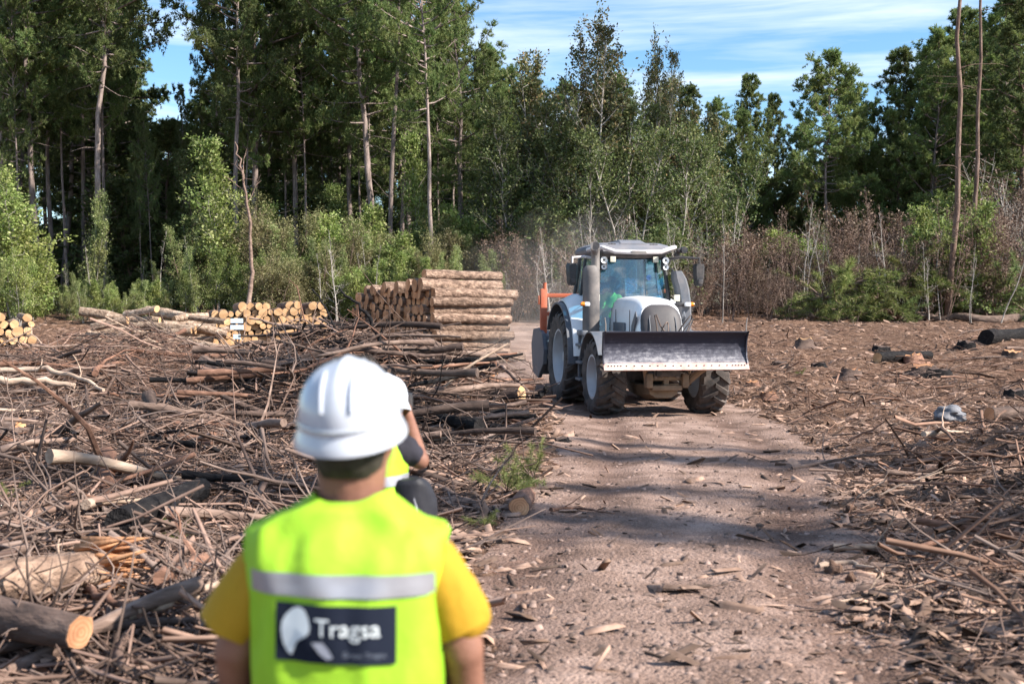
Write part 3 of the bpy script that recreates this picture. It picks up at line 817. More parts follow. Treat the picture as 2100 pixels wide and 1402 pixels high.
M_char = pm('charred_bark', [(0.35, (.009, .008, .009)), (0.6, (.022, .020, .020)), (0.8, (.065, .058, .056))], scale=8, detail=8, rough=.85, bump=1.0, bscale=16, stretch=(.7, 2, 2), bdist=.04, spec=.12)
M_darkbark = pm('dark_branch_bark', [(0.3, (.030, .022, .019)), (0.55, (.09, .065, .054)), (0.75, (.19, .145, .12))], scale=6, detail=8, rough=.9, bump=.8, bscale=18, stretch=(.6, 2, 2), rand=.25)
M_greybark = pm('grey_branch_bark', [(0.3, (.08, .057, .046)), (0.55, (.205, .152, .124)), (0.75, (.36, .29, .245))], scale=6, detail=8, rough=.9, bump=.7, bscale=18, stretch=(.6, 2, 2), rand=.25)
M_redbark = pm('red_branch_bark', [(0.3, (.075, .04, .028)), (0.55, (.20, .115, .08)), (0.75, (.35, .22, .16))], scale=6, detail=8, rough=.9, bump=.7, bscale=18, stretch=(.6, 2, 2), rand=.25)
M_palewood = pm('barkless_wood', [(0.3, (.26, .19, .14)), (0.6, (.46, .37, .29)), (0.8, (.60, .51, .42))], scale=5, detail=8, rough=.85, bump=.5, bscale=20, stretch=(.5, 3, 3), rand=.2)

def log_mesh(name, seed, L, r, bark, cut, sides=14, taper=.1, bow=.02, rough=.05, split=True):
    """a sawn log along +X from 0 to L: bark mesh and one sawn face mesh at x=0 (the other at L)"""
    rs = np.random.RandomState(seed)
    k = max(5, int(L / .22)); x = np.linspace(0, L, k)
    P = np.stack([x, bow * np.sin(x / L * 3.1 + rs.rand()) * L * .3, bow * np.cos(x / L * 2.2 + rs.rand() * 3) * L * .2], -1)
    rr = r * (1 - taper * x / L) * (1 + rough * rs.randn(k))
    V, F, cp = tube(P, rr, sides)
    ax = np.repeat(P, sides, 0)
    ang = np.tile(1 + .06 * np.sin(np.arange(sides) / sides * 12.6 + rs.rand() * 6) + rough * rs.randn(sides) * .7, k)[:, None]
    V = ax + (V - ax) * ang * (1 + rough * .6 * rs.randn(len(V), 1))
    a = Acc(); a.add(V, F); a.f.append(cp); a.m.append(np.zeros(2, int))
    body = a.mesh(name, bark, smooth=True, sharp=50)
    faces = []
    for e, dx in ((0, -.004), (k - 1, .004)):
        ring = V[e * sides:(e + 1) * sides] * 1.0
        c = ring.mean(0); ring = c + (ring - c) * .955; ring[:, 0] += dx; c = c + [dx * 2.2, 0, 0]
        vv = np.concatenate([ring, [c]]); idx = np.arange(sides)
        f = np.stack([idx, (idx + 1) % sides, np.full(sides, sides)], -1)
        if e == 0: f = f[:, ::-1]
        ends = Acc(); ends.add(vv, f); faces.append(ends.mesh(name + '_cut', cut, smooth=True, sharp=40))
    return body, faces
def put_log(meshes, name, loc, rot, sc, label, cat, group, zn=None):
    o = link(name, meshes[0], None, loc, rot, sc, cat=cat, group=group)
    for f in meshes[1]: link('cut_end', f, o)
    if zn is None: o['label'] = label
    else: ranked(o, loc, label, zn)
    return o
rl = random.Random(9)
PULP = [log_mesh('pulp_log', 100 + i, 2.44, .155, M_logbark, M_cut) for i in range(6)]
M_palebark = pm('pale_log_bark', [(0.28, (.11, .068, .046)), (0.5, (.29, .205, .148)), (0.7, (.48, .38, .295))], scale=5, detail=9, rough=.95, bump=.8, bscale=11, stretch=(1, 2, 2), rand=.25, bdist=.04)
HEAP = [log_mesh('heap_log', 140 + i, 2.2, .13, M_palebark, M_cutpale, bow=.05) for i in range(5)]
PULPP = [log_mesh('pale_log', 120 + i, 2.2, .14, M_logbark, M_cutpale) for i in range(5)]

def stack(origin, ang, cols, rows, r, meshes, L, label, group, where, hgt=None, jitter=.05, name='log'):
    """logs lying side by side: axis direction ang, the row runs 90 degrees to it; seen ends at the origin side"""
    ca, sa = math.cos(ang), math.sin(ang)
    ox, oy = origin
    ND = ['bottom layer', 'second layer', 'third layer', 'fourth layer', 'fifth layer', 'sixth layer', 'seventh layer', 'eighth layer', 'ninth layer', 'tenth layer']
    for k in range(rows):
        n = cols - (k % 2) - (rl.randint(0, 2) if k == rows - 1 else 0)
        for c in range(n):
            if hgt and rl.random() > hgt(c / max(1, cols - 1), k / rows): continue
            w = (c + (.5 if k % 2 else 0)) * r * 2.02
            s = r / .155 if meshes is PULP else r / .14 if meshes is PULPP else r / .13
            s *= rl.uniform(.74, 1.28) if k < rows - 1 else rl.uniform(.95, 1.3)
            sh = rl.uniform(-.12, .12)
            x, y = ox - sa * w + ca * sh, oy + ca * w + sa * sh
            x0, y0 = ox - sa * w + ca * L / 2, oy + ca * w + sa * L / 2
            z = gz(*origin) * .5 + gz(x0, y0) * .5 + r * .9 + k * r * 1.76
            m = meshes[rl.randrange(len(meshes))]
            fl = rl.random() < .0
            o = put_log(m, name, (x, y, z), (rl.uniform(0, 6.28), rl.uniform(-.012, .012), ang + rl.uniform(-.025, .025)), (rl.uniform(.97, 1.06) * L / (2.44 if meshes is PULP else 2.2), s, s),
                        label, 'log', group, f'{where}, {ND[min(9, k)]}')
# large stack
A0 = R(29)
pL = at(884, 707, 30.5)
stack((pL.x, pL.y), A0, 22, 8, .128, PULP, 2.4, 'sawn bark covered log', 'logs of the large stack', 'in the large stack', hgt=lambda u, v: 1 if v < .86 else .9)
for k, (dw, dz) in enumerate([(.35, 0), (.75, .0), (1.2, 0.02), (2.0, 0), (2.9, 0)]):
    r = .17
    s = r / .155
    x, y = pL.x - math.sin(A0) * dw - .15 * math.cos(A0), pL.y + math.cos(A0) * dw - .15 * math.sin(A0)
    z = gz(pL.x, pL.y) * .5 + gz(pL.x + 1.1, pL.y + .5) * .5 + .128 * .9 + 8 * .128 * 1.76 + .02 + dz
    put_log(PULP[k], 'log', (x, y, z), (k * 1.3, 0, A0 + rl.uniform(-.03, .03)), (1.0, s, s),
            ['thick sawn log on the near top edge of the large stack', 'thick sawn log second from the front on top of the large stack', 'thick sawn log third from the front on top of the large stack',
             'thick sawn log in the middle of the large stack\'s top', 'thick sawn log at the far top end of the large stack'][k], 'log', 'logs of the large stack')
x, y = pL.x - math.sin(A0) * .55 + .05, pL.y + math.cos(A0) * .55
put_log(PULP[2], 'log', (x, y, gz(pL.x, pL.y) * .5 + gz(pL.x + 1.1, pL.y + .5) * .5 + .115 + 8 * .2253 + .32), (.4, 0, A0), (.97, .95, .95), 'topmost log crowning the large stack', 'log', 'logs of the large stack')
# loose big logs at its foot
for i, (px, py, D, L, r, az, lab) in enumerate([(905, 712, 29.6, 2.3, .17, 20, 'dark log lying on the ground in front of the large stack'),
                                             (880, 704, 29.9, 2.5, .14, 24, 'log half under the front of the large stack')]):
    p = at(px, py, D); m = PULP[i]
    put_log(m, 'log', (p.x, p.y, gz(p.x + .8, p.y + .3) + r * .9), (i, 0, R(az)), (L / 2.44, r / .155, r / .155), lab, 'log', 'logs of the large stack')
# small stack with pale sawn ends towards the camera
pS = at(665, 712, 34.2)
stack((pS.x, pS.y), R(107), 15, 6, .112, PULPP, 2.6, 'pale ended log', 'logs of the small stack', 'in the small stack', hgt=lambda u, v: 1.0 if v < .7 else (.85 if u < .75 else .3))
p = at(690, 705, 34)
for i in range(5):
    put_log(PULPP[i % 5], 'log', (p.x + rl.uniform(-.1, .6), p.y + .3 * i, gz(p.x, p.y) + .15 + .24 * (i // 2)), (i, 0, R(75 + 12 * i)), (.8, 1, 1), 'sawn log lying loose', 'log', 'logs of the small stack', 'at the right end of the small stack')
# far-left stack
pF = at(66, 690, 33)
stack((pF.x, pF.y), R(118), 8, 4, .12, HEAP, 2.2, 'sunlit pale log', 'logs of the far left stack', 'in the stack at the far left edge', hgt=lambda u, v: 1 if v < .5 else (.55 if u < .5 else 1))
# loose heap of pale logs
for i in range(34):
    u = (i * .618 + .15) % 1; px = 205 + 235 * u
    D = 30.5 + 3.0 * ((i * .755) % 1)
    layer = i % 3
    p = at(px, 690, D)
    z = gz(p.x, D) + .22 + .26 * layer + .10
    if i < 3: z += .22
    put_log(HEAP[i % 5], 'log', (p.x + (.5 if i % 2 else -.5), D, z), (i * 2, R(rl.uniform(-14, 14)), R(rl.uniform(-42, 42) + (180 if i % 2 else 0))), (rl.uniform(.45, .85), rl.uniform(.7, 1.1), rl.uniform(.7, 1.1)), 'pale barked log lying loose', 'log', 'logs of the loose heap', 'in the loose heap, ' + ['underneath', 'in the middle', 'on top'][layer])

# ------------------------------------------------------------------ felled branches: every larger one a thing
def branch_mesh(name, seed, L, r, nside, wild, bark, straight=.06, sides=7, sub=.35):
    rs = np.random.RandomState(seed)
    k = 11
    d = np.array([1.0, 0, 0])
    P, _ = curve([-L / 2, 0, 0], d, L, rs, k, wob=straight)
    P -= P.mean(0)
    t = np.linspace(0, 1, k)
    rr = r * (1 - .72 * t) * (1 + .09 * rs.randn(k))
    a = Acc()
    add_tube(a, P, rr, sides)
    for s in range(nside):
        f = .2 + .75 * rs.rand(); i = min(k - 2, int(f * (k - 1)))
        sd = unit((P[i + 1] - P[i]) / (L / k) * .8 + rs.randn(3) * wild)
        sl = L * (sub * (.35 + rs.rand())) * (1.15 - f * .6)
        Q, _ = curve(P[i], sd, sl, rs, 6, wob=.17)
        r1 = rr[i] * (.35 + .25 * rs.rand())
        add_tube(a, Q, np.linspace(r1, r1 * .25, 6), 5)
        for q in range(rs.randint(0, 3)):
            j = rs.randint(2, 5)
            Q2, _ = curve(Q[j], unit(Q[j] - Q[j - 1] + rs.randn(3) * sl * .12), sl * .45, rs, 4, wob=.2)
            add_tube(a, Q2, np.linspace(r1 * .5, r1 * .12, 4), 4)
    return a.mesh(name, bark, smooth=True, sharp=60)
BM = {}
for key, bark, seeds in (('charred black', M_char, 4), ('dark brown', M_darkbark, 5), ('grey', M_greybark, 5), ('reddish brown', M_redbark, 4), ('pale barkless', M_palewood, 4)):
    BM[key] = []
    for i in range(seeds):
        L, r, ns, w = [(2.6, .045, 4, .55), (2.0, .055, 2, .5), (3.0, .036, 6, .6), (1.6, .030, 5, .7), (1.5, .06, 1, .4)][i % 5]
        BM[key].append((branch_mesh('branch', 200 + len(BM) * 10 + i, L, r, ns, w, bark), L, r))
def bzone(px, py):
    a = 'at left edge' if px < 140 else 'on left side' if px < 380 else 'left of white hat' if px < 620 else 'behind white hat' if px < 830 else 'right of white hat' if px < 1000 else 'beside the road'
    b = 'far back' if py < 760 else 'in mid brushwood' if py < 900 else 'in nearer slash' if py < 1080 else 'in foreground'
    return f'{b} {a}'
def szone(px, py):
    b = 'near the forest edge' if py < 740 else 'level with the tractor' if py < 860 else 'right of the road' if py < 1080 else 'in the right foreground'
    return b
rb = random.Random(21)
def put_branch(key, k, x, y, z, yaw, pitch, roll, s, fat, label=None, group='felled branches in the brushwood', zn=None, name='branch'):
    me, L, r = BM[key][k]
    o = link(name, me, None, (x, y, z), (roll, pitch, yaw), (s, s * fat, s * fat), cat='branch', group=group)
    if label: o['label'] = label
    else:
        px, py = px_of((x, y, z))
        size = 'thick' if r * s * fat > .055 else 'long thin' if L * s > 2.2 else 'short' if L * s < 1.3 else 'slender'
        lean = 'upright' if abs(pitch) > .7 else 'tilted' if abs(pitch) > .28 else 'lying'
        ranked(o, (x, y, z), f'{size} {key} branch, {lean}', zn or bzone(px, py))
    return o
nb = 0
tries = 0
while nb < 172 and tries < 6000:
    tries += 1
    y = 5.2 * (33 / 5.2) ** rb.random()
    x = -rb.random() * .5 * (y + 2) + .45 * rb.random()
    if x > road_c(y) - road_h(y) - .75: continue
    if float(pile_mask(np.array([x]), np.array([y]))[0]) < rb.random() * .95: continue
    if y < 6.3 and x > -1.3: continue
    ph = float(pile_h(np.array([x]), np.array([y]))[0])
    dark = math.exp(-((x + 2.5) / 3.0) ** 2 - ((y - 16.5) / 5.0) ** 2)
    u = rb.random()
    if u < .18 + .42 * dark: key = 'charred black' if rb.random() < .45 + .3 * dark else 'dark brown'
    elif u < .68: key = 'grey'
    elif u < .85: key = 'reddish brown'
    else: key = 'pale barkless'
    k = rb.randrange(len(BM[key]))
    up = rb.random() < .04 and y > 14
    s = rb.uniform(.55, 1.3) * (.75 if y < 9 else 1)
    yaw = rb.gauss(0, .6) + (math.pi if rb.random() < .5 else 0) if rb.random() < .7 else rb.random() * 6.28
    if x > road_c(y) - road_h(y) - 1.2: s *= .6
    pitch = rb.gauss(0, .09) if not up else -rb.uniform(.3, .75)
    z = gz(x, y) + ph * rb.uniform(.25, 1.15) + BM[key][k][2] * s * .6 + (.45 * s * BM[key][k][1] * abs(math.sin(pitch)) if up else 0)
    if up: s = min(s, .75)
    put_branch(key, k, x, y, z, yaw, pitch, rb.random() * 6.28 if not up else 0, s, .5 if up else rb.uniform(.85, 1.7) if y > 10 else rb.uniform(.6, 1.0))
    nb += 1
# the high tangle between the white hat and the tractor: long dark poles and boughs laid one over the other
POLE = {}
for key, bark in (('charred black', M_char), ('dark brown', M_darkbark), ('grey', M_greybark), ('reddish brown', M_redbark)):
    POLE[key] = [(branch_mesh('pole', 900 + i + 7 * len(POLE), L, r, ns, .5, bark, straight=.045, sides=9, sub=.25), L, r) for i, (L, r, ns) in enumerate([(3.4, .055, 2), (2.6, .07, 1), (3.0, .045, 4)])]
for i in range(88):
    u, v = (i * .6180339) % 1, (i * .7548777) % 1
    y = 13.4 + 7.0 * v; x = -4.2 + 4.5 * u + (y - 16) * -.06
    if x > road_c(y) - road_h(y) - .9: x = float(road_c(y) - road_h(y)) - 1.0
    hp = 0.72 * math.exp(-((x + 1.9) / 1.9) ** 2 - ((y - 17.2) / 2.6) ** 2)
    q = rb.random(); key = 'charred black' if q < .26 else 'dark brown' if q < .62 else 'grey' if q < .84 else 'reddish brown'
    me, L, r = POLE[key][rb.randrange(3)]; s = rb.uniform(.6, 1.1); fat = rb.uniform(.75, 1.35)
    if x > -.9: s *= .7
    lvl = rb.random() ** .8
    z = gz(x, y) + .06 + hp * lvl + r * s
    o = link('branch', me, None, (x, y, z), (rb.random() * 6.28, rb.gauss(0, .07), rb.gauss(0, .38) + (math.pi if rb.random() < .5 else 0)), (s, s * fat, s * fat), cat='branch', group='felled branches in the brushwood')
    ranked(o, (x, y, z), f'{"thick" if r * fat * s > .055 else "long"} {key} pole, {"atop" if lvl > .66 else "inside" if lvl > .33 else "under"} high tangle', bzone(*px_of((x, y, z))).split(' ', 2)[2] if False else ('left of white hat' if px_of((x, y, z))[0] < 620 else 'behind white hat' if px_of((x, y, z))[0] < 830 else 'right of white hat'))
nb = 0
while nb < 40:
    y = 5.5 * (40 / 5.5) ** rb.random()
    c = float(road_c(y) + road_h(y)); x = c + rb.uniform(.1, max(.6, .46 * y + .6 - c))
    if x > .47 * y + .5: x = c + .3
    key = rb.choice(['grey', 'pale barkless', 'dark brown', 'reddish brown', 'grey'])
    k = rb.randrange(len(BM[key])); s = rb.uniform(.25, .6) * (1 + y / 40)
    put_branch(key, k, x, y, gz(x, y) + .03 * s + .02, rb.gauss(0.2, .6), rb.gauss(0, .06), rb.random() * 6.28, s, rb.uniform(.6, 1.1), group='sticks in the mulch right of the road', zn=szone(*px_of((x, y, 0))))
    nb += 1

# ------------------------------------------------------------------ the pieces that stand out, one by one
def span_log(name, a, b, r, bark, cut, label, cat='log', group=None, seed=0, taper=.12, bow=.05, end=True, sides=14, lift=0.0):
    """a log or bough from photo point a=(px,py,D) to b; the first end is the sawn one"""
    up_ = .14 if a[2] < 12 and a[0] < 480 else 0
    p, q = clear(*a, r * .8 + up_), clear(*b, r * .8 * (1 - taper) + up_)
    d = q - p; L = d.length
    m = log_mesh(name, 300 + seed, L, r, bark, cut or bark, sides=sides, taper=taper, bow=bow, rough=.055)
    rot = d.to_track_quat('X', 'Z').to_euler()
    o = link(name, m[0], None, p + Vector((0, 0, lift)), rot, None, label=label, cat=cat, group=group)
    if end:
        for f in m[1]: link('cut_end', f, o)
    return o
def span_branch(pts, r, bark, label, n=0, seed=0, r2=.3, sub=.3, name='branch', group=None):
    """a crooked branch through photo points (px,py,D)"""
    rs = np.random.RandomState(600 + seed)
    K = np.array([clear(*a, r * .7 + (.13 if a[2] < 12 and a[0] < 480 else 0)) for a in pts])
    org = K[0].copy(); K = K - org
    t = np.linspace(0, 1, len(K)); tt = np.linspace(0, 1, 4 * len(K))
    P = np.stack([np.interp(tt, t, K[:, i]) for i in range(3)], -1)
    P[1:-1] = (P[:-2] + P[1:-1] * 2 + P[2:]) / 4
    P[1:] += rs.randn(len(P) - 1, 3) * r * .35
    rr = r * (1 - (1 - r2) * tt) * (1 + .07 * rs.randn(len(tt)))
    a = Acc(); add_tube(a, P, rr, 8)
    Lt = np.linalg.norm(K[-1])
    for s in range(n):
        i = rs.randint(len(P) // 4, len(P) - 2)
        sd = unit(unit(P[i + 1] - P[i]) * .7 + rs.randn(3) * .6 + np.array([0, 0, .25]))
        Q, _ = curve(P[i], sd, Lt * sub * (.4 + rs.rand()), rs, 6, wob=.16)
        add_tube(a, Q, np.linspace(rr[i] * .5, rr[i] * .12, 6), 5)
        if rs.rand() < .7:
            Q2, _ = curve(Q[3], unit(Q[3] - Q[2] + rs.randn(3) * .05), Lt * sub * .4, rs, 4, wob=.2)
            add_tube(a, Q2, np.linspace(rr[i] * .25, rr[i] * .08, 4), 4)
    return link(name, a.mesh(name, bark, smooth=True, sharp=60), None, tuple(org), label=label, cat='branch', group=group)

span_log('log', (1070, 852, 16.0), (818, 838, 16.6), .085, M_char, M_char, 'straight charred black log lying level right of the white hat', seed=1, taper=.35, end=False)
span_log('log', (1068, 880, 15.2), (862, 862, 15.6), .07, M_char, M_char, 'charred black pole just below the straight charred log', seed=2, taper=.4, end=False)
span_branch([(826, 790, 16.8), (880, 800, 16.8), (935, 815, 16.6), (985, 845, 16.4), (1040, 882, 16.2)], .075, M_char, 'curved charred bough bending down right of the white hat', seed=3)
span_log('log', (1095, 905, 15.0), (860, 905, 15.2), .06, M_char, M_char, 'low charred log under the charred poles', seed=4, taper=.3, end=False)
span_log('log', (454, 764, 19.5), (615, 752, 19.8), .12, M_redbark, M_cut, 'short reddish log lying level left of the white hat', seed=5, taper=.05)
span_log('log', (418, 742, 21), (470, 772, 20.2), .14, M_greybark, M_cut, 'stubby log pointing down beside the short reddish log', seed=6, taper=.05)
span_log('log', (350, 925, 14.2), (628, 832, 15.0), .08, M_redbark, M_cut, 'long brown pole slanting up to the white hat', seed=7, taper=.25)
span_branch([(0, 893, 14), (110, 888, 14), (220, 880, 14.2), (310, 862, 14.4), (420, 845, 14.8)], .07, M_greybark, 'long dark grey bough lying at the left edge', n=2, seed=8, r2=.5)
span_branch([(630, 905, 13.2), (560, 935, 12.8), (500, 962, 12.5), (430, 985, 12.2)], .06, M_greybark, 'grey bough curving down left from the man\'s neck', n=1, seed=9, r2=.5)
span_log('log', (248, 1068, 9.7), (405, 1002, 10.3), .10, M_char, M_char, 'short thick charred log lying alone in the slash', seed=10, taper=-.15, end=False)
span_log('log', (-60, 1205, 7.4), (190, 1160, 7.6), .13, M_logbark, M_cut, 'thick broken log with splintered end in the left foreground', seed=11, taper=.0, end=False)
span_log('log', (165, 1296, 6.75), (-80, 1238, 7.2), .085, M_darkbark, M_cut, 'mossy grey log with orange sawn end in the lower left corner', seed=12, taper=-.15)
span_log('log', (42, 872, 14.6), (-80, 866, 14.9), .105, M_greybark, M_cut, 'log with bright orange sawn end at the left edge', seed=13, taper=0)
span_log('log', (610, 690, 23), (690, 722, 22), .14, M_redbark, M_cutpale, 'log with pale sawn end right below the small stack', seed=14, taper=.0)
span_log('log', (845, 690, 23), (1010, 770, 22), .12, M_greybark, M_cut, 'long grey log sloping down right below the large stack', seed=15, taper=.1)
span_log('log', (760, 700, 22), (880, 745, 21), .12, M_redbark, M_cut, 'brown log sloping down behind the hard hat', seed=16)
span_log('log', (870, 765, 19), (820, 790, 18.4), .12, M_darkbark, M_cut, 'short dark log end on right of the hard hat', seed=17)
span_log('log', (1020, 757, 20), (900, 762, 20.3), .10, M_darkbark, M_cut, 'dark log lying level before the large stack', seed=18)
span_log('log', (1070, 808, 17.2), (985, 822, 17.6), .13, M_darkbark, M_cutpale, 'stubby log with split pale end at the right tip of the brushwood', seed=19, taper=0)
span_log('log', (1066, 1040, 10.9), (1080, 1012, 12.2), .085, M_redbark, M_cut, 'short sawn log facing the camera beside the green sprig', seed=20, taper=0)
span_log('log', (2025, 695, 38), (2180, 682, 38.5), .24, M_char, M_char, 'charred black log lying at the right edge below the fallen trunk', seed=21, taper=.05, end=False)
span_log('log', (1800, 735, 30.5), (1905, 728, 31), .15, M_char, M_cutpale, 'charred log lying behind the stumps on the right', seed=22)
span_log('log', (2030, 850, 16.6), (2110, 845, 17), .10, M_darkbark, M_cut, 'dark log beside the grey rock at the right edge', seed=23)
o = span_branch([(2140, 652, 44), (2010, 652, 44), (1930, 654, 44), (1880, 640, 44.2), (1820, 632, 44.5)], .2, M_greybark, 'long fallen grey trunk lying below the tall bare trunk', n=5, seed=24, r2=.35, sub=.12, name='fallen_trunk')
# branches that stick up
span_branch([(808, 770, 17), (785, 718, 17), (762, 660, 17), (735, 620, 17.1), (692, 592, 17.2)], .042, M_char, 'dark branch arching up above the hard hat', n=3, seed=30, r2=.35, sub=.22)
span_branch([(790, 742, 17.4), (735, 720, 17.4), (700, 690, 17.5), (672, 640, 17.6), (640, 590, 17.8)], .036, M_char, 'second dark branch rising left of the arching one', n=4, seed=31, r2=.25, sub=.25)
span_branch([(1010, 730, 19), (1035, 758, 18.4), (1075, 790, 17.8), (1092, 830, 17.4), (1110, 872, 17)], .04, M_greybark, 'crooked grey branch drooping at the right tip of the brushwood', n=6, seed=32, r2=.3, sub=.3)
span_branch([(870, 752, 19.4), (940, 747, 19), (1000, 737, 19), (1060, 722, 19.2)], .055, M_redbark, 'brown branch rising right towards the large stack', n=2, seed=33, sub=.2)
span_branch([(1090, 818, 17.2), (1108, 812, 17.1), (1118, 800, 17.1), (1124, 790, 17.1)], .05, M_char, 'stub of charred branch curling up beside the rear tyre', seed=34, r2=.55)
span_branch([(512, 775, 18), (525, 810, 17.6), (535, 850, 17.2), (545, 880, 17)], .035, M_darkbark, 'upright dark branch stub left of the hard hat', n=2, seed=35, r2=1.2)
span_branch([(0, 760, 19), (80, 757, 19), (160, 770, 18.6), (215, 800, 18)], .055, M_palewood, 'long pale branch bending down at the left edge', n=2, seed=36, r2=.45, sub=.2)
span_branch([(0, 778, 18.2), (70, 782, 18.2), (150, 788, 18.2)], .07, M_palewood, 'straight pale bough just under the bending pale one', seed=37, r2=.6)
span_branch([(240, 735, 24), (280, 718, 24), (340, 722, 24), (400, 730, 24), (460, 745, 23.5)], .07, M_palewood, 'crooked pale bough lying across the far left slash', n=3, seed=38, r2=.5, sub=.2)
span_branch([(170, 745, 25), (230, 725, 25), (280, 705, 25), (380, 705, 25.5)], .12, M_palewood, 'thick pale trunk slanting through the far left slash', seed=39, r2=.7)
span_branch([(130, 685, 25), (230, 690, 25), (330, 712, 24), (420, 735, 23), (520, 742, 22)], .03, M_darkbark, 'long thin dark branch trailing across the far left slash', n=4, seed=40, sub=.12)
span_branch([(350, 730, 23), (330, 690, 23.2), (312, 660, 23.3), (305, 640, 23.4)], .03, M_darkbark, 'thin dark twig standing before the loose log heap', n=1, seed=41)
span_branch([(300, 700, 26), (270, 665, 26.2), (250, 645, 26.3)], .03, M_greybark, 'grey twig leaning left before the loose log heap', n=2, seed=42)
span_branch([(630, 720, 24), (625, 660, 24.2), (612, 600, 24.3), (608, 585, 24.4)], .025, M_redbark, 'thin reddish twig standing before the small stack', n=3, seed=43, sub=.3)
span_branch([(180, 1205, 7.0), (215, 1225, 6.9), (255, 1245, 6.8), (290, 1262, 6.8)], .022, M_redbark, 'peeled reddish branch sloping down in the left foreground', seed=44, r2=.7)
span_branch([(260, 1260, 6.9), (330, 1240, 7.0), (400, 1215, 7.1), (450, 1195, 7.2)], .03, M_palewood, 'pale branch slanting up beside the yellow sleeve', n=1, seed=45, r2=.6)
span_branch([(330, 1185, 7.6), (380, 1165, 7.7), (430, 1142, 7.9)], .045, M_redbark, 'thick brown branch behind the yellow sleeve', n=1, seed=46, r2=.8)
span_branch([(120, 1170, 7.0), (118, 1115, 7.05), (122, 1105, 7.06)], .012, M_palewood, 'small pale splinter standing on the broken log', seed=47)
span_branch([(1130, 1045, 11), (1180, 1040, 11.2), (1260, 1052, 11)], .02, M_redbark, 'thin stick lying on the left road edge', n=1, seed=48)
span_branch([(1680, 1160, 8.2), (1740, 1150, 8.25), (1800, 1168, 8.2)], .025, M_palewood, 'forked pale stick lying across the right wheel track', n=2, seed=49)
span_branch([(1770, 1130, 8.6), (1840, 1115, 8.7), (1900, 1100, 8.8)], .018, M_redbark, 'straight brown stick lying right of the forked pale stick', seed=50)
span_branch([(2000, 960, 12), (2060, 945, 12.2), (2110, 930, 12.3)], .03, M_redbark, 'brown stick leaning on the mulch bank at the right edge', seed=51)
span_branch([(860, 985, 11.5), (930, 1010, 11.2), (1000, 1050, 11.0), (1020, 1060, 11)], .04, M_greybark, 'grey root-like branch right of the black bag', n=2, seed=52)

# splintered end of the broken log: a fan of torn wood
def splinters():
    p = clear(190, 1160, 7.6, .244); rs = np.random.RandomState(8)
    a = Acc()
    for i in range(46):
        d = np.array([1.0, rs.randn() * .12, .16 + rs.randn() * .13]); d /= np.linalg.norm(d)
        s = rs.randn(3) * [.02, .055, .055]; L = .1 + .26 * rs.rand()
        P = np.array([s - d * .06, s + d * L * .6, s + d * L])
        add_tube(a, P, [.02 + .014 * rs.rand(), .013, .002], 4)
    return link('splintered_end', a.mesh('splintered_end', M_cut), None, p)
sp = splinters()
lg = [o for o in C.objects if o.get('label', '').startswith('thick broken log')][0]
bpy.context.view_layer.update()
sp.parent = lg; sp.matrix_parent_inverse = lg.matrix_world.inverted()

# ------------------------------------------------------------------ stumps, rock, sprigs, cut green boughs
def stump_mesh(seed, r, h, bark, cut):
    rs = np.random.RandomState(seed); n = 18; th = np.arange(n) / n * 6.283
    fl = 1 + .16 * np.sin(th * 3 + rs.rand() * 6) + .08 * rs.randn(n)
    a = Acc(); R_ = []
    for z, k in ((-.15, 1.6), (0, 1.35), (.35 * h, 1.08), (h * .85, 1.0), (h, .93)):
        rr = r * k * (1 + (fl - 1) * (1.3 if z <= 0 else .6))
        R_.append(np.stack([rr * np.cos(th), rr * np.sin(th), np.full(n, z) + (.14 * h * rs.randn(n) if z == h else .05 * h * rs.randn(n))], -1))
    V = np.concatenate(R_); i, j = np.meshgrid(np.arange(4), np.arange(n), indexing='ij')
    a.add(V, np.stack([i * n + j, i * n + (j + 1) % n, (i + 1) * n + (j + 1) % n, (i + 1) * n + j], -1).reshape(-1, 4))
    top = R_[-1]; c = top.mean(0) + [0, 0, .008]; b = Acc()
    vv = np.concatenate([top * [.97, .97, 1] + [0, 0, .004], [c]]); k = np.arange(n)
    b.add(vv, np.stack([k, (k + 1) % n, np.full(n, n)], -1))
    return a.mesh('stump', bark, smooth=True, sharp=50), b.mesh('sawn_top', cut, smooth=True)
ST = [stump_mesh(i, .2, .26, b, c) for i, (b, c) in enumerate([(M_darkbark, M_cut), (M_darkbark, M_cutpale), (M_redbark, M_cut), (M_char, M_darkbark)])]
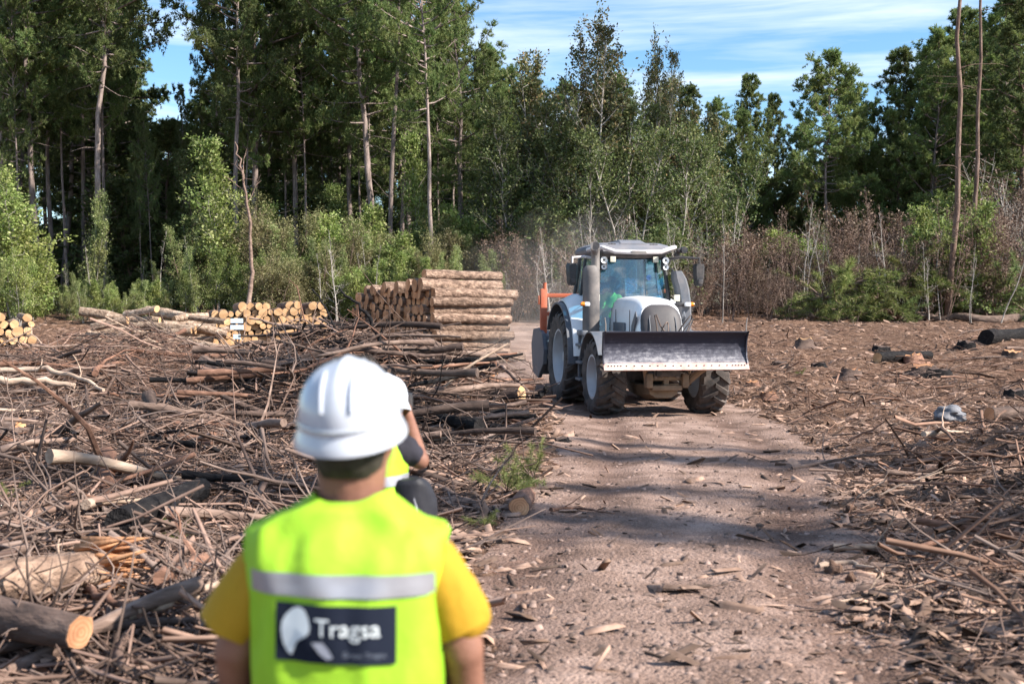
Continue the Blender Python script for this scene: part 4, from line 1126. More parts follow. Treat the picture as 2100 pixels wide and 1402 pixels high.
for px, py, k, s, lab in [(1648, 712, 1, 1.25, 'stump with bright sawn top nearest the blade'), (1745, 775, 0, 1.1, 'dark stump with splintered sides right of the blade'), (1805, 722, 3, 1.2, 'blackened stump in the middle of the far mulch'),
                          (1893, 765, 0, 1.3, 'reddish black stump among the stumps on the right'), (1925, 772, 3, 1.3, 'wide charred stump in front of the charred log'), (1872, 745, 2, 1.2, 'brown stump left of the charred log'),
                          (1600, 748, 3, .9, 'low black stump just right of the blade tip'), (1680, 752, 3, .9, 'low charred stump between blade and splintered stump'), (1545, 790, 2, .7, 'small reddish stump beside the right front tyre'),
                          (2080, 815, 3, 1.0, 'dark stump at the right edge behind the rock'), (1575, 815, 2, .8, 'reddish split stump right of the tractor tyre'), (1980, 715, 3, 1.1, 'black stump left of the charred log at the right edge'),
                          (1150, 905, 3, .6, 'small blackened stump at the left road edge'), (920, 905, 3, 1.0, 'charred stump between the charred poles'), (2010, 1010, 0, .5, 'small stump on the right mulch bank'), (2075, 735, 0, 1.1, 'charred stump near the right edge under the fallen trunk')]:
    p = gat(px, py)
    o = link('stump', ST[k][0], None, (p.x, p.y, gz(p.x, p.y) - .02), (rb.uniform(-.16, .16), rb.uniform(-.16, .16), rb.random() * 6), (s * rb.uniform(.85, 1.2), s, s * rb.uniform(.4, .75)), label=lab, cat='stump', group='stumps left after felling')
    link('sawn_top', ST[k][1], o)
def lump_mesh(name, seed, r, mat, sub=4, amp=.3, sq=(1, 1, .6)):
    bm = bmesh.new(); bmesh.ops.create_icosphere(bm, subdivisions=sub, radius=1.0)
    for v in bm.verts:
        c = v.co.normalized(); d = 1 + amp * mnoise.noise(c * 1.3 + Vector((seed, 0, 0))) * 1.6 + amp * .4 * mnoise.noise(c * 4 + Vector((0, seed, 0))) + amp * .15 * mnoise.noise(c * 11)
        v.co = Vector((c.x * sq[0], c.y * sq[1], c.z * sq[2])) * d * r
    me = bpy.data.meshes.new(name); bm.to_mesh(me); bm.free(); me.materials.append(mat); me.shade_smooth(); me.set_sharp_from_angle(angle=R(38)); return me
M_rock = pm('rock', [(0.3, (.085, .085, .095)), (0.6, (.19, .19, .205)), (0.8, (.34, .34, .35))], scale=4, detail=9, rough=.9, bump=.8, bscale=14)
p = gat(1945, 862)
link('rock', lump_mesh('rock', 5, .22, M_rock, amp=.3), None, (p.x, p.y, gz(p.x, p.y) + .08), (0, 0, .5), label='bluish grey rock lying in the mulch on the right', cat='rock')
M_clod = pm('earth_clod', [(0.3, (.05, .032, .024)), (0.6, (.14, .09, .065)), (0.8, (.24, .165, .125))], scale=7, detail=8, rough=.95, bump=.9, bscale=22)
CL = [lump_mesh('earth_clod', 10 + i, .12, M_clod, sub=3, amp=.55, sq=(1, .8, .6)) for i in range(4)]
for i in range(40):
    y = 5.2 * (22 / 5.2) ** rb.random(); c = float(road_c(y) + road_h(y)); x = c + rb.uniform(-.1, max(.6, .47 * y + .3 - c))
    o = link('earth_clod', CL[i % 4], None, (x, y, gz(x, y) + .01), (rb.random() * 6, rb.random() * 6, rb.random() * 6), rb.uniform(.25, .75), cat='earth clod', group='clods of earth in the mulch')
    ranked(o, (x, y, 0), 'dark crumbly clod of earth', szone(*px_of((x, y, 0))))
def sprig_mesh(name, seed, L, nb, leaf, m=14, blade=(.05, .11), bw=.006, droop=-.5):
    rs = np.random.RandomState(seed); w, f = Acc(), Acc(); PS, DS = [], []
    for b in range(nb):
        az = rs.rand() * 6.28; el = R(rs.uniform(5, 60)); d = np.array([math.cos(az) * math.cos(el), math.sin(az) * math.cos(el), math.sin(el)])
        P, _ = curve([0, 0, 0], d, L * (.5 + .6 * rs.rand()), rs, 7, up=droop, wob=.1)
        add_tube(w, P, np.linspace(L * .018, L * .004, 7), 4)
        tt = np.linspace(.3, 1, 12) * 6
        PP = np.stack([np.interp(tt, np.arange(7), P[:, i]) for i in range(3)], -1)
        PS.append(PP); DS.append(np.repeat(unit(P[-1] - P[2])[None], 12, 0))
    blades(f, np.concatenate(PS), np.concatenate(DS), rs, m, blade[0], blade[1], bw, 1.1)
    return w.mesh(name + '_twig', M_drytwig, smooth=True), f.mesh(name + '_needles', leaf)
L_sprig = leaf_mat('sprig_needles', (.10, .135, .035), (.20, .235, .07), (.33, .32, .13), trans=.35)
SPR = [sprig_mesh('sprig', 400 + i, .5, 12, L_sprig) for i in range(3)]
BOUGH = [sprig_mesh('bough', 420 + i, 2.4, 16, L_sprig, m=16, blade=(.18, .42), bw=.03, droop=-1.0) for i in range(3)]
BOUGHD = [sprig_mesh('bough_dark', 430 + i, 2.3, 16, L_pine, m=16, blade=(.18, .42), bw=.03, droop=-.9) for i in range(2)]
for px, py, k, s, lab in [(1095, 985, 0, 1.0, 'tuft of green pine needles beside the short sawn log'), (1040, 1015, 1, .85, 'smaller green pine tuft left of the short sawn log'), (355, 1120, 2, .42, 'small green pine sprig in the left foreground'),
                          (990, 1085, 1, .42, 'low pale green sprig by the man\'s right shoulder'), (8, 1030, 0, .5, 'green pine sprig cut by the left edge'), (130, 905, 2, .6, 'yellowish pine sprig in the left slash'), (1640, 770, 1, .4, 'tiny green plant right of the blade')]:
    p = gat(px, py)
    o = empty('pine_sprig', (p.x, p.y, gz(p.x, p.y) + .02), rb.random() * 6, label=lab, cat='pine sprig'); o.scale = (s, s, s)
    link('twig', SPR[k][0], o); link('needles', SPR[k][1], o)
for i, (px, py, D, k, s, col) in enumerate([(1690, 600, 43.5, 0, 1.0, 'g'), (1745, 570, 43.8, 1, 1.3, 'g'), (1800, 600, 43.4, 2, 1.1, 'g'), (1862, 560, 44.6, 0, 1.3, 'g'), (1900, 580, 44.9, 1, 1.1, 'g'), (1985, 560, 45.4, 2, 1.0, 'g'), (1670, 640, 42.8, 1, .7, 'g'), (1720, 625, 43, 2, .9, 'g'), (1830, 630, 43, 1, .9, 'g'),
                                         (1760, 640, 42.7, 2, .7, 'd'), (1840, 640, 43.0, 0, .7, 'd'), (2010, 600, 45, 1, 1.2, 'd'), (2070, 592, 45, 0, 1.3, 'd'), (2110, 630, 44.5, 1, 1.0, 'd'), (1960, 635, 45, 0, .7, 'd')]):
    p = at(px, py, D); m = BOUGH[k] if col == "g" else BOUGHD[k % 2]
    z = max(p.z - .25, gz(p.x, D) + .15)
    o = empty('cut_pine_bough', (p.x, D, z), rb.random() * 6, cat='pine bough', group='cut green boughs heaped at the forest edge'); o.scale = (s * .85, s * .85, s * .72)
    link('limb', m[0], o); link('needles', m[1], o)
    ranked(o, (p.x, D, z), 'yellow green cut pine bough' if col == 'g' else 'dark green cut pine bough', 'by the tall bare trunk')
# thin grey snag before the bushes
span_branch([(505, 690, 38), (512, 600, 38), (518, 520, 38), (508, 420, 38), (492, 330, 38), (482, 290, 38)], .085, M_greybark, 'slim grey dead snag standing before the bushes', n=6, seed=70, r2=.2, sub=.12, name='dead_snag')
C.objects['dead_snag']['category'] = 'dead tree'
for i, (px, D, top) in enumerate([(1118, 40, 500), (1128, 40.5, 470), (1150, 41, 540), (1045, 40, 560), (770, 40, 500), (690, 39, 480), (655, 39, 520), (1905, 43, 500)]):
    tree_at(STEM[i % 2], px, D, top=top, name='bare_sapling', text='slim pale dead sapling', cat='sapling', group='pale bare saplings in the thicket', lean=rb.uniform(-.03, .03))
# marker plates on the small stack
M_plate = pm('marker_plate', [(0, (.55, .68, .80))], rough=.5)
M_stake = M_greybark
def marker():
    p = at(490, 700, 31.6); z0 = gz(p.x, p.y)
    o = empty('stack_marker', (p.x, p.y, z0), 0.1, label='small pale blue marker plates on a stake beside the small stack', cat='marker')
    a = Acc(); add_tube(a, np.array([[0, 0, -.1], [0.01, 0, .5], [0, 0, .98]]), [.03, .026, .02], 6); link('stake', a.mesh('stake', M_stake, smooth=True), o)
    for z, w in ((.90, .34), (.72, .36), (.46, .2)):
        bm = bmesh.new(); bmesh.ops.create_cube(bm, size=1, matrix=Matrix.Translation((-.05, -.035, z)) @ Matrix.Diagonal((w, .015, .13, 1)))
        bmesh.ops.bevel(bm, geom=bm.edges[:], offset=.004, segments=1, affect='EDGES')
        me = bpy.data.meshes.new('plate'); bm.to_mesh(me); bm.free(); me.materials.append(M_plate); link('plate', me, o)
marker()
# ------------------------------------------------------------------ tractor
class MB:
    def __init__(s): s.bm = bmesh.new()
    def box(s, c, d, bev=.01, rot=None, seg=2, taper=None, mat=0):
        t = bmesh.new(); bmesh.ops.create_cube(t, size=1)
        for v in t.verts:
            if taper and v.co.z > 0: v.co.x *= taper[0]; v.co.y *= taper[1]
            v.co = Vector((v.co.x * d[0], v.co.y * d[1], v.co.z * d[2]))
        if bev: bmesh.ops.bevel(t, geom=t.edges[:], offset=bev, segments=seg, affect='EDGES', profile=.6)
        M = Matrix.Translation(c) @ (rot.to_matrix().to_4x4() if rot is not None else Matrix())
        s.merge(t, M, mat)
    def merge(s, t, M=None, mat=0):
        off = {}
        for v in t.verts: off[v] = s.bm.verts.new(M @ v.co if M else v.co)
        for f in t.faces:
            try: nf = s.bm.faces.new([off[v] for v in f.verts]); nf.material_index = mat
            except ValueError: pass
        t.free()
    def loft(s, rings, close=True, caps=True, mat=0):
        vs = [[s.bm.verts.new(p) for p in r] for r in rings]
        n = len(rings[0])
        for a, b in zip(vs[:-1], vs[1:]):
            for j in range(n if close else n - 1):
                f = s.bm.faces.new((a[j], a[(j + 1) % n], b[(j + 1) % n], b[j])); f.material_index = mat
        if caps and close:
            for r in (vs[0][::-1], vs[-1]):
                f = s.bm.faces.new(r); f.material_index = mat
    def tube(s, P, r, n=8, mat=0):
        V, F, cp = tube(np.array([list(p) for p in P], float), r, n)
        v = [s.bm.verts.new(p) for p in V]
        for f in list(F) + list(cp): s.bm.faces.new([v[i] for i in f]).material_index = mat
    def cyl(s, a, b, r, r2=None, n=20, mat=0):
        s.tube([a, b], [r, r if r2 is None else r2], n, mat)
    def lathe(s, prof, n=40, mat=0, M=None):
        """profile of (x, r) turned round the X axis"""
        t = bmesh.new(); vs = []
        for k in range(n):
            a = k / n * 2 * math.pi
            vs.append([t.verts.new((x, r * math.cos(a), r * math.sin(a))) for x, r in prof])
        for k in range(n):
            a, b = vs[k], vs[(k + 1) % n]
            for j in range(len(prof) - 1): t.faces.new((a[j], b[j], b[j + 1], a[j + 1]))
        s.merge(t, M, mat)
    def prism(s, poly, axis, a, b, bev=0.0, mat=0):
        """polygon in the plane across axis ('x': (y,z), 'y': (x,z), 'z': (x,y)) from a to b"""
        t = bmesh.new()
        mk = {'x': lambda p, q: (q, p[0], p[1]), 'y': lambda p, q: (p[0], q, p[1]), 'z': lambda p, q: (p[0], p[1], q)}[axis]
        A = [t.verts.new(mk(p, a)) for p in poly]; B = [t.verts.new(mk(p, b)) for p in poly]
        n = len(poly)
        t.faces.new(A[::-1]); t.faces.new(B)
        for j in range(n): t.faces.new((A[j], A[(j + 1) % n], B[(j + 1) % n], B[j]))
        bmesh.ops.recalc_face_normals(t, faces=t.faces[:])
        if bev: bmesh.ops.bevel(t, geom=t.edges[:], offset=bev, segments=2, affect='EDGES')
        s.merge(t, None, mat)
    def mesh(s, name, mats, sharp=35, recalc=True):
        if recalc: bmesh.ops.recalc_face_normals(s.bm, faces=s.bm.faces[:])
        me = bpy.data.meshes.new(name); s.bm.to_mesh(me); s.bm.free()
        for m in (mats if isinstance(mats, (list, tuple)) else [mats]): me.materials.append(m)
        me.shade_smooth(); me.set_sharp_from_angle(angle=R(sharp))
        return me
    def part(s, name, mats, parent, sharp=35, label=None, **k):
        o = link(name, s.mesh(name, mats, sharp), parent, **k)
        if label: o['label'] = label
        return o

DUST = (.36, .29, .25)
def dusty(name, base, rough=.5, amount=.5, scale=2.5, metallic=0.0, coat=0.0, dust=DUST, lo=.42, hi=.75, fine=38):
    """paint or rubber under patchy road dust"""
    m, n, l, p, o = nodes_of(name)
    t = n.new('ShaderNodeTexCoord'); z = n.new('ShaderNodeTexNoise'); z.inputs['Scale'].default_value = scale; z.inputs['Detail'].default_value = 10; z.inputs['Roughness'].default_value = .7
    l.new(t.outputs['Object'], z.inputs['Vector'])
    r = ramp(n, [(lo, (0, 0, 0)), (hi, (amount,) * 3)]); l.new(z.outputs['Fac'], r.inputs['Fac'])
    mx = n.new('ShaderNodeMixRGB'); l.new(r.outputs[0], mx.inputs['Fac'])
    mx.inputs['Color1'].default_value = (*base, 1); mx.inputs['Color2'].default_value = (*dust, 1)
    l.new(mx.outputs[0], p.inputs['Base Color'])
    mr = n.new('ShaderNodeMapRange'); mr.inputs['To Min'].default_value = rough; mr.inputs['To Max'].default_value = .95
    l.new(r.outputs[0], mr.inputs['Value']); l.new(mr.outputs[0], p.inputs['Roughness'])
    p.inputs['Metallic'].default_value = metallic; p.inputs['Coat Weight'].default_value = coat; p.inputs['Coat Roughness'].default_value = .25
    z2 = n.new('ShaderNodeTexNoise'); z2.inputs['Scale'].default_value = fine; z2.inputs['Detail'].default_value = 4; l.new(t.outputs['Object'], z2.inputs['Vector'])
    b = n.new('ShaderNodeBump'); b.inputs['Strength'].default_value = .15; b.inputs['Distance'].default_value = .01; l.new(z2.outputs['Fac'], b.inputs['Height']); l.new(b.outputs[0], p.inputs['Normal'])
    return m
T_white = dusty('white_paint', (.78, .79, .81), .35, .3, coat=.4, lo=.5, hi=.9)
T_grey = dusty('grey_plastic', (.085, .10, .125), .5, .45, lo=.4, hi=.8)
T_roof = dusty('grey_roof', (.13, .14, .165), .5, .4)
T_black = dusty('black_plastic', (.018, .02, .025), .45, .3)
T_dark = dusty('dark_metal', (.03, .03, .035), .6, .5)
T_rubber = dusty('tyre_rubber', (.026, .024, .024), .85, .6, scale=4.5, dust=(.22, .17, .145), lo=.35, hi=.7)
T_rim = dusty('rim_paint', (.52, .53, .55), .5, .35, metallic=.2)
T_exh = dusty('exhaust_shroud', (.06, .06, .065), .55, .6, dust=(.34, .29, .26), lo=.3, hi=.7)
T_steel = dusty('dusty_steel', (.24, .22, .21), .5, .6, metallic=.4)
T_belly = dusty('dusty_casting', (.15, .10, .065), .8, .8, dust=(.33, .235, .16), lo=.3, hi=.6)
T_orange = dusty('orange_paint', (.50, .10, .04), .55, .55, dust=(.50, .27, .18))
T_nose = dusty('mesh_nose', (.034, .032, .037), .6, .16, lo=.35, hi=.85)
T_tube = dusty('white_tube', (.66, .62, .62), .45, .35, dust=(.5, .42, .38))
T_hose = dusty('hose', (.03, .025, .025), .7, .7, dust=(.36, .25, .2))
T_lens = pm('lamp_lens', [(0, (.75, .77, .8))], rough=.12, spec=.6, coat=.6)
T_lensy = pm('square_lens', [(0.3, (.50, .48, .40)), (.7, (.72, .70, .60))], scale=30, rough=.3)
T_amber = pm('amber_lens', [(0, (.85, .24, .02))], rough=.25, coat=.5)
T_lug = T_rubber
T_cabin = pm('cab_interior', [(0.3, (.02, .022, .026)), (.7, (.05, .055, .06))], scale=5, rough=.8)
T_seat = pm('seat_cloth', [(0.3, (.03, .05, .08)), (.7, (.06, .09, .13))], scale=8, rough=.95)
def blade_mat():
    m, n, l, p, o = nodes_of('scuffed_blade_paint')
    t = n.new('ShaderNodeTexCoord')
    def nz_(sc, st, det=8, ro=.7):
        mpn = n.new('ShaderNodeMapping'); mpn.inputs['Scale'].default_value = st; l.new(t.outputs['Object'], mpn.inputs['Vector'])
        z = n.new('ShaderNodeTexNoise'); z.inputs['Scale'].default_value = sc; z.inputs['Detail'].default_value = det; z.inputs['Roughness'].default_value = ro
        l.new(mpn.outputs[0], z.inputs['Vector']); return z
    a = nz_(9, (1, 1, 1.6), 10, .75); b = nz_(5, (.25, 1, 9), 6); c = nz_(1.3, (1, 1, 1), 3)
    sep = n.new('ShaderNodeSeparateXYZ'); l.new(t.outputs['Object'], sep.inputs[0])
    hgt = n.new('ShaderNodeMapRange'); hgt.inputs['From Min'].default_value = 1.42; hgt.inputs['From Max'].default_value = .98   # wear grows towards the edge that digs
    hgt.inputs['To Min'].default_value = -.10; hgt.inputs['To Max'].default_value = .15
    l.new(sep.outputs['Z'], hgt.inputs['Value'])
    s1 = n.new('ShaderNodeMath'); s1.operation = 'MULTIPLY'; l.new(a.outputs['Fac'], s1.inputs[0]); s1.inputs[1].default_value = .62
    s2 = n.new('ShaderNodeMath'); s2.operation = 'MULTIPLY_ADD'; l.new(b.outputs['Fac'], s2.inputs[0]); s2.inputs[1].default_value = .42; l.new(s1.outputs[0], s2.inputs[2])
    s3 = n.new('ShaderNodeMath'); s3.operation = 'ADD'; l.new(s2.outputs[0], s3.inputs[0]); l.new(hgt.outputs[0], s3.inputs[1])
    r = ramp(n, [(.48, (.018, .018, .034)), (.59, (.070, .070, .095)), (.68, (.22, .215, .235)), (.86, (.34, .32, .315))]); l.new(s3.outputs[0], r.inputs['Fac'])
    l.new(r.outputs[0], p.inputs['Base Color']); p.inputs['Roughness'].default_value = .6; p.inputs['Metallic'].default_value = .15
    bu = n.new('ShaderNodeBump'); bu.inputs['Strength'].default_value = .3; bu.inputs['Distance'].default_value = .01; l.new(a.outputs['Fac'], bu.inputs['Height']); l.new(bu.outputs[0], p.inputs['Normal'])
    return m
T_blade = blade_mat()
T_edge = dusty('worn_cutting_edge', (.46, .23, .19), .5, .8, scale=6, dust=(.62, .50, .45), lo=.35, hi=.6)
def glass_mat(name, tint, gloss=.16, dust=.25):
    m, n, l, p, o = nodes_of(name)
    n.remove(p)
    tr = n.new('ShaderNodeBsdfTransparent'); tr.inputs['Color'].default_value = (*tint, 1)
    gl = n.new('ShaderNodeBsdfGlossy'); gl.inputs['Roughness'].default_value = .03; gl.inputs['Color'].default_value = (.9, .95, 1, 1)
    lw = n.new('ShaderNodeFresnel'); lw.inputs['IOR'].default_value = 1.5
    ad = n.new('ShaderNodeMath'); ad.operation = 'ADD'; l.new(lw.outputs[0], ad.inputs[0]); ad.inputs[1].default_value = gloss
    mx = n.new('ShaderNodeMixShader'); l.new(ad.outputs[0], mx.inputs['Fac']); l.new(tr.outputs[0], mx.inputs[1]); l.new(gl.outputs[0], mx.inputs[2])
    t = n.new('ShaderNodeTexCoord'); z = n.new('ShaderNodeTexNoise'); z.inputs['Scale'].default_value = 3.2; z.inputs['Detail'].default_value = 9; l.new(t.outputs['Object'], z.inputs['Vector'])
    r = ramp(n, [(.48, (0, 0, 0)), (.8, (dust,) * 3)]); l.new(z.outputs['Fac'], r.inputs['Fac'])
    df = n.new('ShaderNodeBsdfDiffuse'); df.inputs['Color'].default_value = (.5, .48, .44, 1)
    m2 = n.new('ShaderNodeMixShader'); l.new(r.outputs[0], m2.inputs['Fac']); l.new(mx.outputs[0], m2.inputs[1]); l.new(df.outputs[0], m2.inputs[2])
    l.new(m2.outputs[0], o.inputs['Surface'])
    return m
T_glass = glass_mat('windscreen_glass', (.20, .55, .80), .10, .3)
T_sglass = glass_mat('side_glass', (.55, .80, .90), .12, .2)

TX, TY = 2.61, 20.83
TR = empty('tractor', (TX, TY, gz(TX, TY) - .015), R(10), label='dusty white tractor with a front dozer blade driving up the dirt road', cat='tractor')
TR.rotation_euler[0] = R(1.0)

def tyre_mesh(r, w, rim, lugs, name):
    b = MB(); h = w / 2
    prof = [(-h * .72, rim), (-h * .88, rim + .03), (-h * 1.0, rim + (r - rim) * .45), (-h * .97, r - .11), (-h * .86, r - .06), (-h * .45, r - .055), (0, r - .05),
            (h * .45, r - .055), (h * .86, r - .06), (h * .97, r - .11), (h * 1.0, rim + (r - rim) * .45), (h * .88, rim + .03), (h * .72, rim)]
    b.lathe(prof, 48)
    t = bmesh.new()
    for sgn in (-1, 1):
        for k in range(lugs):
            a0 = (k + (.5 if sgn > 0 else 0)) / lugs * 2 * math.pi
            rows = []
            for q in range(6):
                f = q / 5
                x = sgn * (-.03 + (h * 1.0 + .03) * f); a = a0 + f * .30 * (0.7 / r) ** .5
                rb_ = r - .06 - (0.0 if f < .75 else .10 * (f - .75) / .25); rt = r - (0.0 if f < .75 else .075 * (f - .75) / .25)
                wd = (.036 + .016 * f) / r
                rows.append([t.verts.new((x, rr * math.cos(aa), rr * math.sin(aa))) for rr, aa in ((rb_, a - wd * 1.25), (rt, a - wd), (rt, a + wd), (rb_, a + wd * 1.25))])
            for A, B in zip(rows[:-1], rows[1:]):
                for j in range(3): t.faces.new((A[j], A[j + 1], B[j + 1], B[j]))
            t.faces.new(rows[0]); t.faces.new(rows[-1][::-1])
    b.merge(t)
    return b.mesh(name, T_rubber, 30)
def rim_mesh(rim, w, name, out):
    """out = +1 when the dish looks along +X"""
    b = MB(); h = w / 2
    prof = [(-h * .8, rim + .012), (-h * .8, rim - .02), (-h * .3, rim - .05), (h * .1, rim - .07), (h * .45, rim - .05), (h * .84, rim - .015), (h * .84, rim + .022), (h * .70, rim + .02)]
    b.lathe([(x * out, r) for x, r in prof], 40)
    dish = [(h * .12, rim - .07), (h * .18, rim * .62), (h * .05, rim * .50), (h * .10, rim * .34), (h * .32, rim * .32), (h * .34, rim * .22), (h * .50, rim * .20), (h * .50, .001)]
    b.lathe([(x * out, r) for x, r in dish], 40)
    for k in range(10):
        a = k / 10 * 6.283; c = (h * .08 * out, rim * .42 * math.cos(a), rim * .42 * math.sin(a))
        b.cyl(c, (c[0] + .05 * out, c[1], c[2]), .018, n=8)
    return b.mesh(name, T_rim, 30)
def wheel(x, y, r, w, rim, lugs, name, steer=0):
    out = 1 if x > 0 else -1
    o = link('wheel', rim_mesh(rim, w, 'rim', out), TR, (x, y, r - .01), (0, 0, steer))
    ty = link('tyre', tyre_mesh(r, w, rim, lugs, 'tyre'), o)
    ty.rotation_euler = (random.Random(int(x * 10 + y)).random() * 2, 0, 0)
    o['label'] = name
for x in (-.955, .955): wheel(x, 0, .70, .54, .385, 17, 'smaller front wheel with muddy lugged tyre')
for x in (-.955, .955): wheel(x, 2.65, .935, .64, .545, 20, 'large rear wheel with pale rim')

# --- running gear
b = MB()
b.box((0, .15, .72), (1.5, .22, .22), .04); b.lathe([(-.22, .2), (-.15, .24), (.15, .24), (.22, .2)], 24, M=Matrix.Translation((0, .12, .70)))
b.box((0, 1.4, .82), (.52, 2.6, .5), .06); b.box((0, 2.65, .95), (1.5, .5, .45), .08)
b.box((0, -.1, .98), (.46, 1.5, .5), .05)
for s in (-1, 1): b.box((s * .62, .1, .72), (.16, .3, .42), .04)
b.part('chassis', T_dark, TR)
b = MB()
b.box((0, -.62, .72), (.74, .16, .14), .04); b.box((-.33, -.70, .66), (.12, .22, .26), .03); b.box((.33, -.70, .66), (.12, .22, .26), .03)
b.box((0, -.68, .53), (.56, .2, .10), .04); b.box((0, -.66, .60), (.10, .1, .2), .02)
for s in (-1, 1):
    b.tube([(s * .34, -.64, .62), (s * .42, -.75, .9), (s * .40, -.95, 1.12)], .045, 10)
b.tube([(.40, -.62, .60), (.58, -.80, .82), (.80, -1.02, 1.02)], .06, 8)
b.part('front_linkage', T_belly, TR, label='brown dust caked front linkage under the blade')
b = MB()
b.loft([[(x * w, y, z0 + zz * h) for x, zz in ((-1, .9), (-.9, .25), (-.5, 0), (.5, 0), (.9, .25), (1, .9))] for y, w, h, z0 in ((-.55, .28, .26, .34), (-.1, .38, .3, .28), (.6, .34, .3, .30), (.9, .3, .3, .34))])
b.part('belly_guard', T_belly, TR)
b = MB()
for x, r in ((-.20, .045), (-.08, .022), (.05, .02), (.20, .05)):
    b.cyl((x, -.70, .72), (x, -.95, 1.25), r, n=12)
b.part('lift_cylinder', T_steel, TR)

# --- hood and nose
def hoodring(y, w, zt, zb, drop):
    """closed ring across the hood: rounded top, nearly upright flanks"""
    pts = [(-1, 0), (-1.0, .3), (-.985, .55), (-.94, .74), (-.84, .89), (-.66, .97), (-.36, 1.0), (0, 1.012), (.36, 1.0), (.66, .97), (.84, .89), (.94, .74), (.985, .55), (1.0, .3), (1, 0)]
    return [(x * w, y + drop * (1 - t), zb + (zt - zb) * t) for x, t in pts]
b = MB()
b.loft([hoodring(y, w, zt, zb, d) for y, w, zt, zb, d in ((1.42, .47, 2.14, 1.12, 0), (1.1, .47, 2.15, 1.1, 0), (.6, .465, 2.14, 1.08, -.02), (.2, .455, 2.12, 1.06, -.08), (-.05, .44, 2.085, 1.05, -.18), (-.20, .425, 2.04, 1.05, -.26), (-.27, .405, 1.99, 1.08, -.27))])
hood = b.part('hood', T_white, TR, 40)
def shield(t, n=28):
    """outline of the dark nose, wider above, in (x, height)"""
    P = []
    for k in range(n):
        a = k / n * 2 * math.pi; c, s = math.cos(a), math.sin(a)
        x = .392 * abs(c) ** .62 * (1 if c > 0 else -1) * (1 - .10 * (s < 0) * abs(s))
        z = 1.58 + (.43 if s > 0 else .48) * abs(s) ** .72 * (1 if s > 0 else -1)
        P.append((x, z))
    return P
sh = shield(0)
b = MB()
cz = 1.58
def nosey(z): return -.225 - .30 * (2.03 - z) / .93
rings = []
for k, off in ((1.0, .06), (.995, -.02), (.95, -.055), (.8, -.095), (.55, -.125), (.25, -.14)):
    rings.append([(x * k, nosey(cz + (z - cz) * k) + off, cz + (z - cz) * k) for x, z in sh])
b.loft(rings)
nose = b.part('nose_grille', T_nose, TR, 50)
b = MB()
for x in (-.24, -.12, 0, .12, .24):
    b.tube([(x * .8, nosey(1.90) - .075, 1.89), (x, nosey(1.75) - .125, 1.74), (x * 1.02, nosey(1.45) - .145, 1.45), (x * .95, nosey(1.2) - .11, 1.2)], .008, 6)
b.box((0, nosey(1.93) - .05, 1.945), (.03, .03, .03), .008)
b.part('grille_rib', T_grey, TR)
for s in (-1, 1):                                    # dark vents on the flanks
    b = MB()
    b.prism([(-.30, 1.88), (-.05, 1.62), (.02, 1.18), (-.10, 1.10), (-.20, 1.55), (-.36, 1.78)], 'x', s * .440, s * .464, .004)
    b.part('side_vent', T_grey, TR)
    b = MB()
    for k in range(3): b.box((s * .462, .32, 1.20 + .055 * k), (.012, .05, .035), .004)
    b.box((s * .47, .75, 1.5), (.02, .8, .32), .02)
    b.part('side_mesh', T_grey, TR)

# --- cab
b = MB()
AP = {}
for s in (-1, 1):
    AP[s] = [(s * .80, 1.46, 1.05), (s * .775, 1.44, 1.6), (s * .72, 1.50, 2.25), (s * .64, 1.60, 2.95)]
    b.tube(AP[s], [.05, .046, .042, .042], 8)
    b.tube([(s * .86, 2.35, 1.15), (s * .84, 2.38, 2.1), (s * .72, 2.40, 2.98)], .035, 8)
    b.tube([(s * .80, 3.15, 1.5), (s * .78, 3.12, 2.2), (s * .68, 3.05, 2.98)], .04, 8)
    b.tube([(s * .80, 1.46, 1.05), (s * .86, 2.35, 1.1), (s * .80, 3.15, 1.5)], .035, 8)
b.box((0, 3.15, 1.5), (1.5, .07, .07), .02); b.box((0, 3.06, 2.96), (1.4, .07, .1), .02); b.box((0, 1.59, 2.93), (1.32, .09, .12), .02)
b.part('cab_frame', T_black, TR)
b = MB()
b.box((0, 2.3, 1.08), (1.55, 1.7, .12), .03); b.box((0, 1.72, 1.42), (.62, .3, .62), .08); b.box((0, 3.0, 1.3), (1.4, .3, .5), .05)
b.box((.52, 2.4, 1.45), (.22, .7, .35), .05)
b.part('cab_floor', T_cabin, TR)
b = MB()
b.box((-.02, 2.62, 1.55), (.5, .5, .14), .05); b.box((-.02, 2.86, 1.95), (.48, .13, .75), .06); b.box((-.02, 2.88, 2.40), (.28, .10, .18), .04)
b.part('driver_seat', T_seat, TR)
b = MB()
sw = [(math.cos(a) * .2 - .02, 1.98 + math.sin(a) * .12, 1.88 + math.sin(a) * .16) for a in np.linspace(0, 6.283, 25)]
b.tube(sw, .016, 6); b.tube([(-.02, 1.98, 1.88), (-.02, 1.80, 1.62)], .03, 8); b.tube([sw[0], (-.02, 1.98, 1.88), sw[12]], .012, 6)
b.part('steering_wheel', T_black, TR)
b = MB(); b.box((-.50, 1.75, 2.36), (.2, .04, .13), .015); b.tube([(-.62, 1.62, 2.3), (-.5, 1.75, 2.32)], .012, 6); b.part('monitor', T_black, TR)
